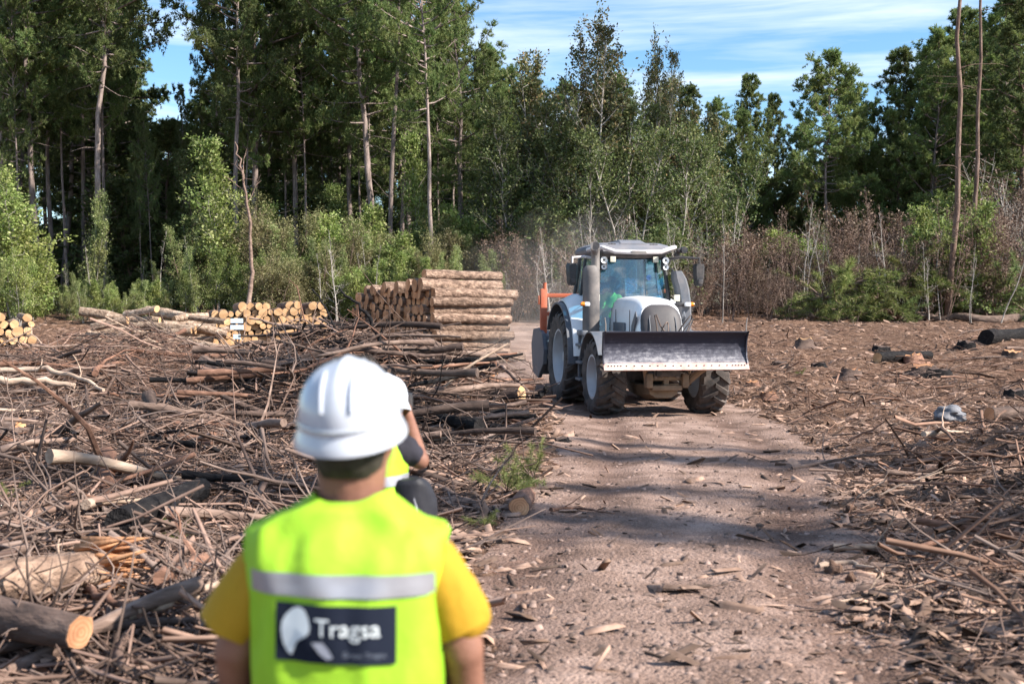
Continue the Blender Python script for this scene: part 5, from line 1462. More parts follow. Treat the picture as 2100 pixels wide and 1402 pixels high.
def pane(name, P, mat, bulge=(0, 0, 0), parent=TR):
    """slightly domed pane with real thickness: P = 4 corners"""
    P = [np.array(p, float) for p in P]; n = 8; b = MB(); g = []
    nrm = np.cross(P[1] - P[0], P[3] - P[0]); nrm /= np.linalg.norm(nrm)
    for i in range(n + 1):
        row = []
        for j in range(n + 1):
            u, v = i / n, j / n
            p = (P[0] * (1 - u) + P[1] * u) * (1 - v) + (P[3] * (1 - u) + P[2] * u) * v + np.array(bulge) * (4 * u * (1 - u))
            row.append(b.bm.verts.new(p))
        g.append(row)
    for i in range(n):
        for j in range(n): b.bm.faces.new((g[i][j], g[i + 1][j], g[i + 1][j + 1], g[i][j + 1]))
    return b.part(name, mat, parent)
W0 = [(-.74, 1.43, 1.18), (.74, 1.43, 1.18), (.60, 1.58, 2.90), (-.60, 1.58, 2.90)]
pane('windscreen', W0, T_glass, (0, -.07, 0))
for s in (-1, 1):
    pane('side_window', [(s * .82, 1.50, 1.15), (s * .86, 2.34, 1.15), (s * .73, 2.38, 2.94), (s * .65, 1.62, 2.92)], T_sglass)
    pane('side_window', [(s * .86, 2.38, 1.5), (s * .80, 3.10, 1.55), (s * .69, 3.03, 2.94), (s * .73, 2.42, 2.94)], T_sglass)
pane('rear_window', [(-.74, 3.14, 1.55), (.74, 3.14, 1.55), (.66, 3.06, 2.90), (-.66, 3.06, 2.90)], T_sglass)
b = MB()
for r_ in (.045, .022): b.tube([(.32 + r_ * math.cos(a), 1.462 - .004, 2.52 + r_ * math.sin(a)) for a in np.linspace(0, 6.283, 17)], .006, 5)
b.part('window_sticker', pm('sticker_blue', [(0, (.03, .10, .35))], rough=.4), TR)
b = MB()
for s in (-1, 1):
    for y0, y1 in ((.98, .992), (.02, .032)): b.prism([(y0, 1.2), (y1, 1.2), (y1, 1.9), (y0, 1.9)], 'x', s * .468, s * .4795)
    b.tube([(s * .475, -.1, 1.33), (s * .482, .5, 1.36), (s * .485, 1.3, 1.36)], .008, 5)
b.part('panel_gap', T_black, TR)
b = MB()
for x0, x1, q in ((-.55, -.30, .16), (-.15, .10, .22), (.25, .46, .18), (.40, .55, .26)):
    b.tube([(x0, -.55, 1.02), (x0 * .9, -.8, 1.02 - q), ((x0 + x1) / 2, -.95, 1.0 - q * .6), (x1, -1.05, 1.15)], .014, 6)
b.part('hydraulic_line', T_hose, TR)
b = MB(); b.tube([(.05, 1.335, 1.28), (.18, 1.39, 1.85), (.22, 1.41, 2.05)], .01, 5); b.part('wiper', T_black, TR)
# roof
b = MB()
def rr(w, y0, y1, z, c=.12):
    return [(-w + c, y0, z), (w - c, y0, z), (w, y0 + c, z), (w, y1 - c, z), (w - c, y1, z), (-w + c, y1, z), (-w, y1 - c, z), (-w, y0 + c, z)]
b.loft([rr(.70, 1.42, 3.2, 2.97), rr(.76, 1.32, 3.3, 3.02), rr(.77, 1.34, 3.3, 3.08), rr(.73, 1.44, 3.2, 3.15), rr(.62, 1.62, 3.0, 3.20)])
b.part('roof', T_roof, TR, 25)
b = MB()
b.loft([[(x * w, y, z) for x in (-1, 1)] + [(x * w * .72, y, z + h) for x in (1, -1)] for y, w, z, h in ((1.48, .33, 3.15, .03), (1.75, .30, 3.19, .075), (2.7, .26, 3.19, .07))])
b.part('roof_hatch', T_roof, TR, 25)
b = MB()
for x in (-.42, .42):
    for k in (-1, 0, 1): b.box((x + k * .055, 1.50, 3.168 + .004 * (k == 0)), (.04, .06, .02), .005)
b.part('roof_vent', T_black, TR)
b = MB(); b.box((0, 1.47, 2.955), (1.30, .12, .11), .03); b.part('roof_visor', dusty('visor', (.07, .055, .05), .6, .4), TR)
b = MB(); b.tube([(-.84, 1.75, 3.06), (-.81, 1.36, 3.08), (-.68, 1.20, 3.085), (-.46, 1.13, 3.005), (0, 1.11, 2.995), (.46, 1.13, 3.005), (.68, 1.20, 3.085), (.80, 1.34, 3.11), (.83, 1.70, 3.09)], .042, 12)
b.part('light_bar', T_tube, TR, label='pale tube bent across the front of the roof')
b = MB(); b.box((0, 1.066, 2.995), (.30, .012, .06), .004); b.part('bar_plate', T_steel, TR)
# work lamps
for s in (-1, 1):
    b = MB(); b.box((s * .62, 1.40, 2.79), (.15, .12, .27), .05, seg=3)
    o = b.part('work_lamp', T_black, TR)
    for z, r in ((2.85, .06), (2.72, .05)):
        b = MB(); b.lathe([(0, .001), (.006, r * .5), (.004, r * .8), (.018, r), (0.03, r * 1.08), (-.02, r * 1.1)], 20, M=Matrix.Translation((s * .62, 1.345, z)) @ Matrix.Rotation(R(-90), 4, 'Z'))
        b.part('lens', T_lens, o)
    b = MB(); b.box((s * .43, 1.42, 2.87), (.125, .08, .125), .015); o = b.part('square_lamp', T_black, TR)
    b = MB(); b.box((s * .43, 1.376, 2.87), (.11, .012, .11), .008); b.part('lens', T_lensy, o)
    # indicator arm at the cab waist
    b = MB(); b.tube([(s * .76, 1.40, 1.98), (s * .90, 1.22, 2.0), (s * 1.02, 1.16, 2.0)], .03, 8); b.box((s * .86, 1.20, 2.0), (.16, .07, .08), .02); o = b.part('lamp_arm', T_black, TR)
    b = MB(); b.box((s * 1.00, 1.12, 2.0), (.12, .09, .085), .03); b.part('indicator_white', T_lens, o)
    b = MB(); b.lathe([(0, .001), (0, .04), (.03, .045), (.07, .035), (.085, .001)], 16, M=Matrix.Translation((s * 1.055, 1.12, 2.0)) @ (Matrix.Rotation(math.pi, 4, 'Z') if s < 0 else Matrix())); b.part('indicator', T_amber, o)
    b = MB(); b.box((s * .80, 1.18, 2.12), (.115, .05, .13), .012); b.part('lamp_square', T_lensy, o)
    # mirrors
    far = 1.22 if s < 0 else 1.30
    yy = 1.62 if s < 0 else 1.5
    b = MB(); b.tube([(s * .68, 1.62, 2.88), (s * .95, yy - .05, 2.92), (s * far, yy - .18, 2.90), (s * (far + .01), yy - .18, 2.62)], [.03, .03, .022, .016], 8)
    o = b.part('mirror_arm', T_black if s > 0 else T_tube, TR)
    b = MB(); b.loft([[(s * far + x * w, yy - .16 + y * .07, z) for x, y in ((-1, .3), (-.6, -1), (.6, -1), (1, .3), (.8, 1), (-.8, 1))] for z, w in ((2.36, .075), (2.42, .10), (2.6, .115), (2.74, .12), (2.79, .10))])
    b.part('mirror', T_black, o)
    b = MB(); b.box((s * far + .01, yy - .235, 2.44), (.10, .02, .10), .015); b.part('small_mirror', T_dark, o)
# exhaust on the cab corner at the left of the picture, air intake on the other
b = MB()
EX = -.90
b.loft([[(EX + .165 * math.cos(a) * k, 1.22 + .15 * math.sin(a) * k, z) for a in np.linspace(0, 6.283, 25)[:-1]] for z, k in ((1.28, .9), (1.34, 1.0), (2.0, 1.0), (2.58, 1.0), (2.68, .94), (2.74, .62))])
ex = b.part('exhaust', T_exh, TR)
b = MB()
b.tube([(EX + .08, 1.22, 2.66), (EX + .08, 1.22, 2.86), (EX + .075, 1.20, 2.97), (EX + .05, 1.12, 3.05), (EX + .02, 1.01, 3.085), (EX, .93, 3.10)], [.085, .082, .082, .085, .088, .09], 16)
b.part('exhaust_pipe', T_steel, ex)
b = MB(); b.cyl((EX + .004, .9285, 3.1004), (EX + .003, .9255, 3.101), .08, n=18); b.part('pipe_mouth', T_dark, ex)
b = MB()
b.loft([[(.90 + dx + .13 * x, 1.34 + .15 * y, z) for x, y in ((-1, -.6), (-.6, -1), (.6, -1), (1, -.5), (1, .6), (.6, 1), (-.6, 1), (-1, .6))] for z, dx in ((1.28, .09), (1.6, .10), (2.0, .09), (2.3, .05), (2.5, -.01))] +
       [[(.90 - .06 + .085 * x, 1.34 + .13 * y, 2.65) for x, y in ((-1, -.6), (-.6, -1), (.6, -1), (1, -.5), (1, .6), (.6, 1), (-.6, 1), (-1, .6))]])
b.part('air_intake', T_grey, TR)
b = MB(); b.tube([(.70, 1.45, 2.72), (.78, 1.40, 2.68), (.84, 1.36, 2.3), (.86, 1.34, 1.9)], .018, 6); b.part('grab_rail', T_black, TR)
b = MB(); b.box((.99, 1.6, 3.06), (.10, .1, .10), .03); b.cyl((1.06, 1.5, 3.07), (1.06, 1.66, 3.07), .065, n=18); b.cyl((.95, 1.62, 2.98), (.95, 1.72, 2.98), .05, n=14); b.tube([(.88, 1.6, 3.05), (1.0, 1.62, 3.02)], .025, 6)
b.part('rear_work_lamp', T_black, TR)
# fenders
def arc_fender(x0, x1, cy, cz, r, a0, a1, th, n=18):
    ring = []
    for k in range(n + 1):
        a = R(a0 + (a1 - a0) * k / n); c, s_ = math.cos(a), math.sin(a)
        ring.append([(x0, cy + r * c, cz + r * s_), (x1, cy + (r - .01) * c, cz + (r - .01) * s_), (x1, cy + (r - th) * c, cz + (r - th) * s_), (x0, cy + (r - th) * c, cz + (r - th) * s_)])
    return ring
for s in (-1, 1):
    b = MB(); b.loft(arc_fender(s * .60, s * 1.27, 2.65, .95, 1.10, 28, 186, .05)); fo_ = b.part('rear_fender', T_grey, TR, 40)
    b = MB()
    rings = []
    for k in range(15):
        a = R(50 + 128 * k / 14); c, s_ = math.cos(a), math.sin(a)
        o1, o2 = 1.28, 1.115
        rings.append([(s * .74, 2.65 + o1 * c * 1.0, .95 + o1 * s_ * .98), (s * .92, 2.65 + (o1 - .01) * c, .95 + (o1 - .02) * s_), (s * 1.16, 2.65 + (o2 + .04) * c, .95 + (o2 + .03) * s_), (s * 1.17, 2.65 + o2 * c, .95 + o2 * s_), (s * .74, 2.65 + o2 * c, .95 + o2 * s_)])
    b.loft(rings); b.part('fender_panel', T_white, fo_, 40)
    b = MB()
    b.loft(arc_fender(s * .66, s * 1.24, 0, .72, .80, 20, 150, .035)); b.part('front_fender', T_grey, TR, 40)
    # tank and steps between the wheels
    b = MB(); b.box((s * .82, 1.42, .92), (.36, .62, .50), .06); b.part('fuel_tank', T_dark, TR)
    b = MB()
    for yy in (1.12, 1.50): b.box((s * 1.06, yy, .98), (.05, .06, .95), .012)
    for z in (.56, .88, 1.22): b.box((s * 1.06, 1.31, z), (.16, .40, .05), .012)
    b.box((s * 1.05, 1.31, 1.45), (.12, .5, .10), .03)
    b.part('step', T_roof, TR)
# --- dozer blade
BW = 1.27
b = MB()
prof = [(-1.30, 1.53), (-1.25, 1.50), (-1.205, 1.42), (-1.18, 1.30), (-1.185, 1.18), (-1.215, 1.08), (-1.27, 1.00)]
back = [(y + .035, z) for y, z in prof][::-1]
b.prism(prof + back, 'x', -BW, BW)
b.prism([(-1.31, 1.525), (-1.31, 1.545), (-1.22, 1.545), (-1.22, 1.525)], 'x', -BW, BW)
for s in (-1, 1):
    b.prism([(-1.33, 1.55), (-1.16, 1.53), (-1.12, 1.2), (-1.2, 1.0), (-1.30, .99), (-1.24, 1.1), (-1.225, 1.3), (-1.26, 1.45)], 'x', s * BW, s * (BW + .022))
blade = b.part('dozer_blade', T_blade, TR, 40, label='dark scuffed steel dozer blade raised in front')
b = MB(); b.prism([(-1.262, 1.012), (-1.335, .885), (-1.31, .872), (-1.245, .985)], 'x', -BW - .03, BW + .03)
edge = b.part('cutting_edge', T_edge, blade, 40)
b = MB()
xs = list(np.linspace(-1.22, -1.0, 5)) + list(np.linspace(-.9, .9, 14)) + list(np.linspace(1.0, 1.22, 5))
for x in xs:
    b.cyl((x, -1.296, .958), (x, -1.306, .951), .013, n=8)
b.part('bolt', T_dark, blade)
b = MB()
for x in (-.95, -.4, .4, .95): b.prism([(-1.22, 1.5), (-1.12, 1.4), (-1.10, 1.1), (-1.18, 1.0), (-1.15, 1.2), (-1.17, 1.4)], 'x', x - .02, x + .02)
b.box((0, -1.07, 1.22), (1.1, .10, .22), .02); b.box((0, -.95, 1.15), (.6, .25, .3), .03)
b.part('blade_bracket', T_dark, blade)
for s in (-1, 1):
    b = MB(); b.tube([(s * (BW - .01), -1.25, 1.50), (s * (BW - .01), -1.26, 1.66), (s * (BW + .005), -1.26, 1.78)], [.013, .012, .008], 6); b.part('marker_rod', T_steel, blade)
b = MB()
def loop(cx, cy, cz, w, h, tilt, r):
    P = [(cx + w * math.cos(a) + tilt * h * math.sin(a), cy + .04 * math.sin(a * 2), cz + h * math.sin(a)) for a in np.linspace(R(-60), R(240), 22)]
    b.tube(P, r, 6)
loop(-.16, -1.12, 1.58, .055, .12, .25, .012); loop(.17, -1.14, 1.58, .07, .24, .55, .012); loop(.22, -1.12, 1.56, .05, .2, .6, .010)
b.tube([(-.30, -1.12, 1.50), (-.33, -1.14, 1.68), (-.36, -1.14, 1.82), (-.33, -1.13, 1.83), (-.24, -1.12, 1.62), (-.14, -1.12, 1.50)], .014, 6)
b.part('hydraulic_hose', T_hose, TR)
# --- rear implement
b = MB()
for x in (-1.24, 1.0):
    b.box((x, 4.1, 1.62), (.14, .12, 1.4), .015)
    b.cyl((x + .02, 4.08, 2.31), (x + .02, 4.08, 2.45), .042, n=10)
for z in (2.18, 1.78): b.box((-.12, 4.1, z), (2.12, .08, .085), .012)
b.box((-1.33, 4.1, 2.08), (.06, .08, .2), .012)
b.part('implement_frame', T_orange, TR, label='orange upright frame standing behind the rear wheel')
b = MB()
b.prism([(3.75, .78), (3.70, 1.0), (3.85, 1.30), (4.2, 1.42), (4.75, 1.38), (4.95, 1.1), (4.8, .55), (4.3, .45)], 'x', -1.30, 1.25, .03)
b.prism([(3.68, .72), (3.63, 1.02), (3.80, 1.36), (4.2, 1.48), (4.8, 1.44), (5.02, 1.1), (4.85, .48), (4.25, .38)], 'x', -1.33, -1.25, .01)
b.part('implement_housing', T_grey, TR)

# --- driver: one continuous body, seen dimly through the windscreen
def body_from(caps, name, mat, voxel=.009, smooth=6, ell=()):
    """capsules (p, r, q, s) and ellipsoids (c, radii, rot) fused into one continuous skin"""
    bm = bmesh.new()
    def sph(c, r, rot=None):
        t = bmesh.new(); bmesh.ops.create_icosphere(t, subdivisions=3, radius=1)
        r = r if hasattr(r, '__len__') else (r, r, r)
        M = Matrix.Translation(c) @ (rot.to_matrix().to_4x4() if rot is not None else Matrix()) @ Matrix.Diagonal((*r, 1))
        bmesh.ops.transform(t, matrix=M, verts=t.verts); me = bpy.data.meshes.new('t'); t.to_mesh(me); t.free(); bm.from_mesh(me); bpy.data.meshes.remove(me)
    for p, r, q, s in caps:
        p, q = Vector(p), Vector(q)
        sph(p, r); sph(q, s)
        V, F, cp = tube(np.array([list(p), list(q)]), [r, s], 16)
        vs = [bm.verts.new(v) for v in V]
        for f in list(F) + list(cp): bm.faces.new([vs[i] for i in f])
    for c, r, rot in ell: sph(c, r, rot)
    bmesh.ops.recalc_face_normals(bm, faces=bm.faces[:])
    me = bpy.data.meshes.new(name + '_raw'); bm.to_mesh(me); bm.free()
    o = bpy.data.objects.new('raw', me); C.objects.link(o)
    m = o.modifiers.new('r', 'REMESH'); m.mode = 'VOXEL'; m.voxel_size = voxel
    m2 = o.modifiers.new('s', 'SMOOTH'); m2.iterations = smooth; m2.factor = .5
    dg = bpy.context.evaluated_depsgraph_get(); dg.update()
    res = bpy.data.meshes.new_from_object(o.evaluated_get(dg))
    bpy.data.objects.remove(o); bpy.data.meshes.remove(me)
    res.name = name; res.materials.clear(); res.materials.append(mat); res.shade_smooth()
    return res
M_skin = pm('skin', [(0.3, (.17, .075, .050)), (0.7, (.27, .135, .092))], scale=6, rough=.55, bump=.15, bscale=90)
M_hivis = pm('green_hivis', [(0.3, (.16, .46, .05)), (.7, (.26, .62, .08))], scale=5, rough=.8)
M_jeans = pm('dark_trousers', [(0.3, (.022, .026, .036)), (.7, (.05, .055, .07))], scale=8, rough=.9)
M_boot = pm('boots', [(0.3, (.03, .022, .016)), (.7, (.07, .05, .036))], scale=8, rough=.7)
M_darkcap = pm('dark_cap', [(0, (.02, .025, .04))], rough=.8)
def head_parts(c, f, up, s=1.0):
    """head, face and ears round centre c; f = looking direction, up = crown direction"""
    f = Vector(f).normalized(); up = Vector(up).normalized(); r = f.cross(up).normalized(); c = Vector(c)
    g = lambda a, b, d: c + r * a * s + f * b * s + up * d * s
    from mathutils import Matrix as Mx
    rot = Mx((r, f, up)).transposed().to_quaternion()
    E = [(g(0, -.012, .022), (.074 * s, .092 * s, .092 * s), rot), (g(0, .025, -.045), (.058 * s, .062 * s, .070 * s), rot), (g(0, .058, -.088), (.026 * s, .022 * s, .02 * s), rot),
         (g(0, .098, -.022), (.014 * s, .022 * s, .026 * s), rot), (g(0, .088, -.058), (.026 * s, .014 * s, .010 * s), rot),
         (g(.03, .082, .012), (.024 * s, .014 * s, .010 * s), rot), (g(-.03, .082, .012), (.024 * s, .014 * s, .010 * s), rot),
         (g(.084, -.012, -.026), (.012 * s, .022 * s, .036 * s), rot), (g(-.084, -.012, -.026), (.012 * s, .022 * s, .036 * s), rot)]
    return E
def hand(w, d, n, side, s=1.0, curl=.5):
    """palm and five bent fingers: w wrist, d along the hand, n palm normal, side = thumb direction"""
    w, d, n, side = Vector(w), Vector(d).normalized(), Vector(n).normalized(), Vector(side).normalized()
    caps = [(w, .026 * s, w + d * .03 * s, .03 * s)]
    for k in range(4):
        o = side * (.027 - .018 * k) * s
        L = (.078, .088, .08, .062)[k] * s
        a = w + d * .02 * s + o * .8; b_ = w + d * .088 * s + o
        caps.append((a, .015 * s, b_, .012 * s))
        d1 = (d * math.cos(curl * .6) + n * math.sin(curl * .6)); k1 = b_ + d1 * L * .5
        d2 = (d * math.cos(curl * 1.7) + n * math.sin(curl * 1.7)); k2 = k1 + d2 * L * .5
        caps += [(b_, .0105 * s, k1, .0095 * s), (k1, .0095 * s, k2, .0075 * s)]
    t0 = w + d * .025 * s + side * .026 * s; t1 = t0 + (d * .6 + side * .7 + n * .3).normalized() * .045 * s; t2 = t1 + (d * .9 + side * .2 + n * .4).normalized() * .035 * s
    caps += [(t0, .014 * s, t1, .0115 * s), (t1, .0115 * s, t2, .009 * s)]
    return caps
def driver():
    root = empty('person', (0, 0, 0), label='driver in a green high visibility top sitting inside the tractor cab', cat='person')
    cx = -.17
    hd = (cx, 2.42, 2.42)
    caps = [((cx, 2.58, 1.70), .15, (cx, 2.60, 2.0), .15), ((cx, 2.60, 2.0), .15, (cx, 2.56, 2.14), .13), ((cx, 2.54, 2.2), .06, (cx, 2.47, 2.34), .055),
            ((cx - .17, 2.55, 2.13), .07, (cx - .25, 2.38, 1.86), .05), ((cx - .25, 2.38, 1.86), .045, (cx - .06, 2.08, 1.90), .032),
            ((cx + .17, 2.55, 2.13), .07, (cx + .27, 2.36, 1.88), .05), ((cx + .27, 2.36, 1.88), .045, (cx + .26, 2.06, 1.92), .032),
            ((cx - .1, 2.52, 1.66), .09, (cx - .14, 2.1, 1.64), .07), ((cx + .1, 2.52, 1.66), .09, (cx + .14, 2.1, 1.64), .07),
            ((cx - .14, 2.1, 1.62), .06, (cx - .14, 1.98, 1.26), .045), ((cx + .14, 2.1, 1.62), .06, (cx + .14, 1.98, 1.26), .045),
            ((cx - .14, 1.98, 1.22), .045, (cx - .14, 1.84, 1.19), .035), ((cx + .14, 1.98, 1.22), .045, (cx + .14, 1.84, 1.19), .035)]
    caps += hand((cx - .06, 2.06, 1.90), (.4, -.6, .1), (0, -.6, -.8), (.3, 0, .9)) + hand((cx + .26, 2.04, 1.92), (-.5, -.6, .1), (0, -.6, -.8), (-.3, 0, .9))
    me = body_from(caps, 'person_body', M_skin, .010, 4, head_parts(hd, (.1, -1, -.05), (0, 0, 1)))
    link('body', me, root)
    shirt = body_from([((cx, 2.58, 1.66), .165, (cx, 2.60, 2.0), .165), ((cx, 2.60, 2.0), .165, (cx, 2.56, 2.13), .145), ((cx - .17, 2.55, 2.12), .085, (cx - .25, 2.38, 1.86), .065), ((cx + .17, 2.55, 2.12), .085, (cx + .27, 2.36, 1.88), .065),
                       ((cx - .25, 2.38, 1.86), .058, (cx - .13, 2.19, 1.89), .048), ((cx + .27, 2.36, 1.88), .058, (cx + .26, 2.17, 1.91), .048)], 'shirt', M_hivis, .014, 4)
    link('shirt', shirt, root)
    tr_ = body_from([((cx - .1, 2.54, 1.65), .105, (cx - .14, 2.1, 1.64), .085), ((cx + .1, 2.54, 1.65), .105, (cx + .14, 2.1, 1.64), .085), ((cx - .14, 2.1, 1.62), .075, (cx - .14, 1.99, 1.3), .06), ((cx + .14, 2.1, 1.62), .075, (cx + .14, 1.99, 1.3), .06)], 'trousers', M_jeans, .014, 4)
    link('trousers', tr_, root)
    cap_ = MB(); cap_.loft([[(cx + .092 * k * math.cos(a), 2.41 + .112 * k * math.sin(a), z) for a in np.linspace(0, 6.283, 21)[:-1]] for z, k in ((2.44, 1.0), (2.50, .98), (2.545, .8), (2.57, .45))])
    cap_.box((cx + .01, 2.29, 2.455), (.16, .14, .018), .008)
    cap_.part('cap', M_darkcap, root)
    bpy.context.view_layer.update()
    root.matrix_world = TR.matrix_world.copy()
    return root
bpy.context.view_layer.update()
driver()

# --- the dust the tractor raises
def dust():
    m = bpy.data.materials.new('road_dust'); m.use_nodes = True; nt = m.node_tree; nt.nodes.clear()
    o = nt.nodes.new('ShaderNodeOutputMaterial'); v = nt.nodes.new('ShaderNodeVolumePrincipled')
    v.inputs['Color'].default_value = (.97, .93, .88, 1); v.inputs['Density'].default_value = .012; v.inputs['Anisotropy'].default_value = .2
    nt.links.new(v.outputs[0], o.inputs['Volume'])
    for i, (px, py, D, rx, ry, rz, lab) in enumerate([(1105, 690, 29, 1.6, 3.2, 1.9, 'pale dust hanging low behind the tractor\'s rear wheel'), (1135, 620, 33, 2.4, 3.2, 2.8, 'thin dust drifting up behind the orange frame'), (1105, 745, 27, 1.3, 3, 1.0, 'low dust over the road behind the rear tyre')]):
        p = at(px, py, D)
        me = lump_mesh('dust_cloud', 50 + i, 1.0, m, sub=4, amp=.5, sq=(rx, ry, rz))
        link('dust_cloud', me, None, p, label=lab, cat='dust', kind='stuff')
dust()
# ------------------------------------------------------------------ people
def cloth(name, stops, scale=4, rough=.85, sheen=0.0, bump=.25, bscale=10):
    m = pm(name, stops, scale=scale, rough=rough, bump=bump, bscale=bscale, bdist=.03)
    p = [a for a in m.node_tree.nodes if a.type == 'BSDF_PRINCIPLED'][0]
    p.inputs['Sheen Weight'].default_value = sheen
    return m
M_vest = cloth('yellow_vest', [(.3, (.26, .49, .02)), (.7, (.325, .57, .035))], rough=.7)
M_shirt = cloth('mustard_shirt', [(.3, (.38, .215, .011)), (.7, (.46, .27, .022))])
M_blackshirt = cloth('black_shirt', [(.3, (.018, .017, .024)), (.7, (.035, .033, .045))])
M_bagm = cloth('black_bag', [(.3, (.010, .010, .014)), (.7, (.028, .028, .036))], rough=.6)
M_band = pm('reflective_band', [(0.3, (.30, .30, .33)), (.7, (.42, .42, .46))], scale=7, rough=.35, metallic=.35)
M_hat = pm('hard_hat', [(0.3, (.45, .48, .54)), (.7, (.52, .55, .61))], scale=7, rough=.32, coat=.5, spec=.5)
M_hat2 = pm('hard_hat_toned_for_sun', [(0.3, (.50, .53, .58)), (.7, (.58, .61, .66))], scale=7, rough=.4)  # colour held down to offset the sun washing this hat out
M_badge = pm('navy_badge', [(0.3, (.010, .013, .024)), (.7, (.018, .023, .038))], scale=5, rough=.7, spec=.06)
M_ink = pm('white_print', [(0, (.66, .72, .74))], rough=.6)
M_inkdim = pm('faint_print', [(0, (.13, .15, .19))], rough=.6)
M_hair = pm('dark_hair', [(.3, (.012, .010, .008)), (.7, (.05, .042, .035))], scale=40, rough=.7)

def hat_mesh(b, rx, ry, h, rot=0):
    """hard hat shell with three ridges, rim and a short peak; open below; +Y is the front"""
    n = 48; rings = []
    def ring(z, k, e=0.0):
        return [((rx * k + e) * math.cos(a), (ry * k + e) * math.sin(a), z) for a in np.arange(n) / n * 2 * math.pi]
    top = 0
    prof = [(0, .985), (.16, .985), (.30, .975), (.45, .94), (.60, .875), (.74, .77), (.86, .62), (.94, .44), (.985, .22), (1.0, .02)]
    for z, k in prof:
        r = ring(z * h, k)
        r = [(x, y, zz + .007 * k0) for (x, y, zz), k0 in zip(r, [max(0, 1 - abs(x) / .022) * (.25 + z) if z > .25 else 0 for x, y, zz in r])]
        rings.append(r)
    b.loft(rings, caps=False)
    # rim: stepped band and flared lip
    def lip(a):  # peak in front
        f = max(0, math.sin(a)); return .012 + .045 * f ** 3
    A = np.arange(n) / n * 2 * math.pi
    R0 = [((rx * .985) * math.cos(a), ry * .985 * math.sin(a), .02) for a in A]
    R1 = [((rx + lip(a) * .35) * math.cos(a), (ry + lip(a) * .35) * math.sin(a), .005) for a in A]
    R2 = [((rx + lip(a)) * math.cos(a), (ry + lip(a)) * math.sin(a), -.012 - .012 * max(0, math.sin(a))) for a in A]
    R3 = [((rx + lip(a)) * math.cos(a), (ry + lip(a)) * math.sin(a), -.018 - .012 * max(0, math.sin(a))) for a in A]
    R4 = [((rx * .955) * math.cos(a), ry * .955 * math.sin(a), -.004) for a in A]
    R5 = [((rx * .93) * math.cos(a), ry * .93 * math.sin(a), .05) for a in A]
    b.loft([R0, R1, R2, R3, R4, R5], caps=False)
def ell_ring(z, hw, hd, cy=0.0, e=2.6, n=40, cx=0.0, dz=None):
    P = []
    for k in range(n):
        a = k / n * 2 * math.pi; c, s = math.cos(a), math.sin(a)
        x = hw * abs(c) ** (2 / e) * (1 if c > 0 else -1); y = hd * abs(s) ** (2 / e) * (1 if s > 0 else -1)
        P.append((cx + x, cy + y, z + (dz(x, y) if dz else 0)))
    return P
def wrinkle(me, amp, sc, seed=0):
    for v in me.vertices:
        p = v.co
        v.co += v.normal * (amp * (mnoise.noise(Vector((p.x * sc, p.y * sc, p.z * sc * .55 + seed))) + .5 * mnoise.noise(Vector((p.x * sc * 2.7, p.y * sc * 2.7, p.z * sc * 1.2 + seed)))))
def solid(b, name, mats, parent, th=.004, w=0.0, sc=14, seed=0, lab=None, sub=1):
    me = b.mesh(name, mats, 60)
    if sub:
        bm = bmesh.new(); bm.from_mesh(me); bmesh.ops.subdivide_edges(bm, edges=bm.edges[:], cuts=sub, use_grid_fill=True); bm.to_mesh(me); bm.free()
    if w: wrinkle(me, w, sc, seed)
    me.shade_smooth()
    o = link(name, me, parent)
    if lab: o['label'] = lab
    return o

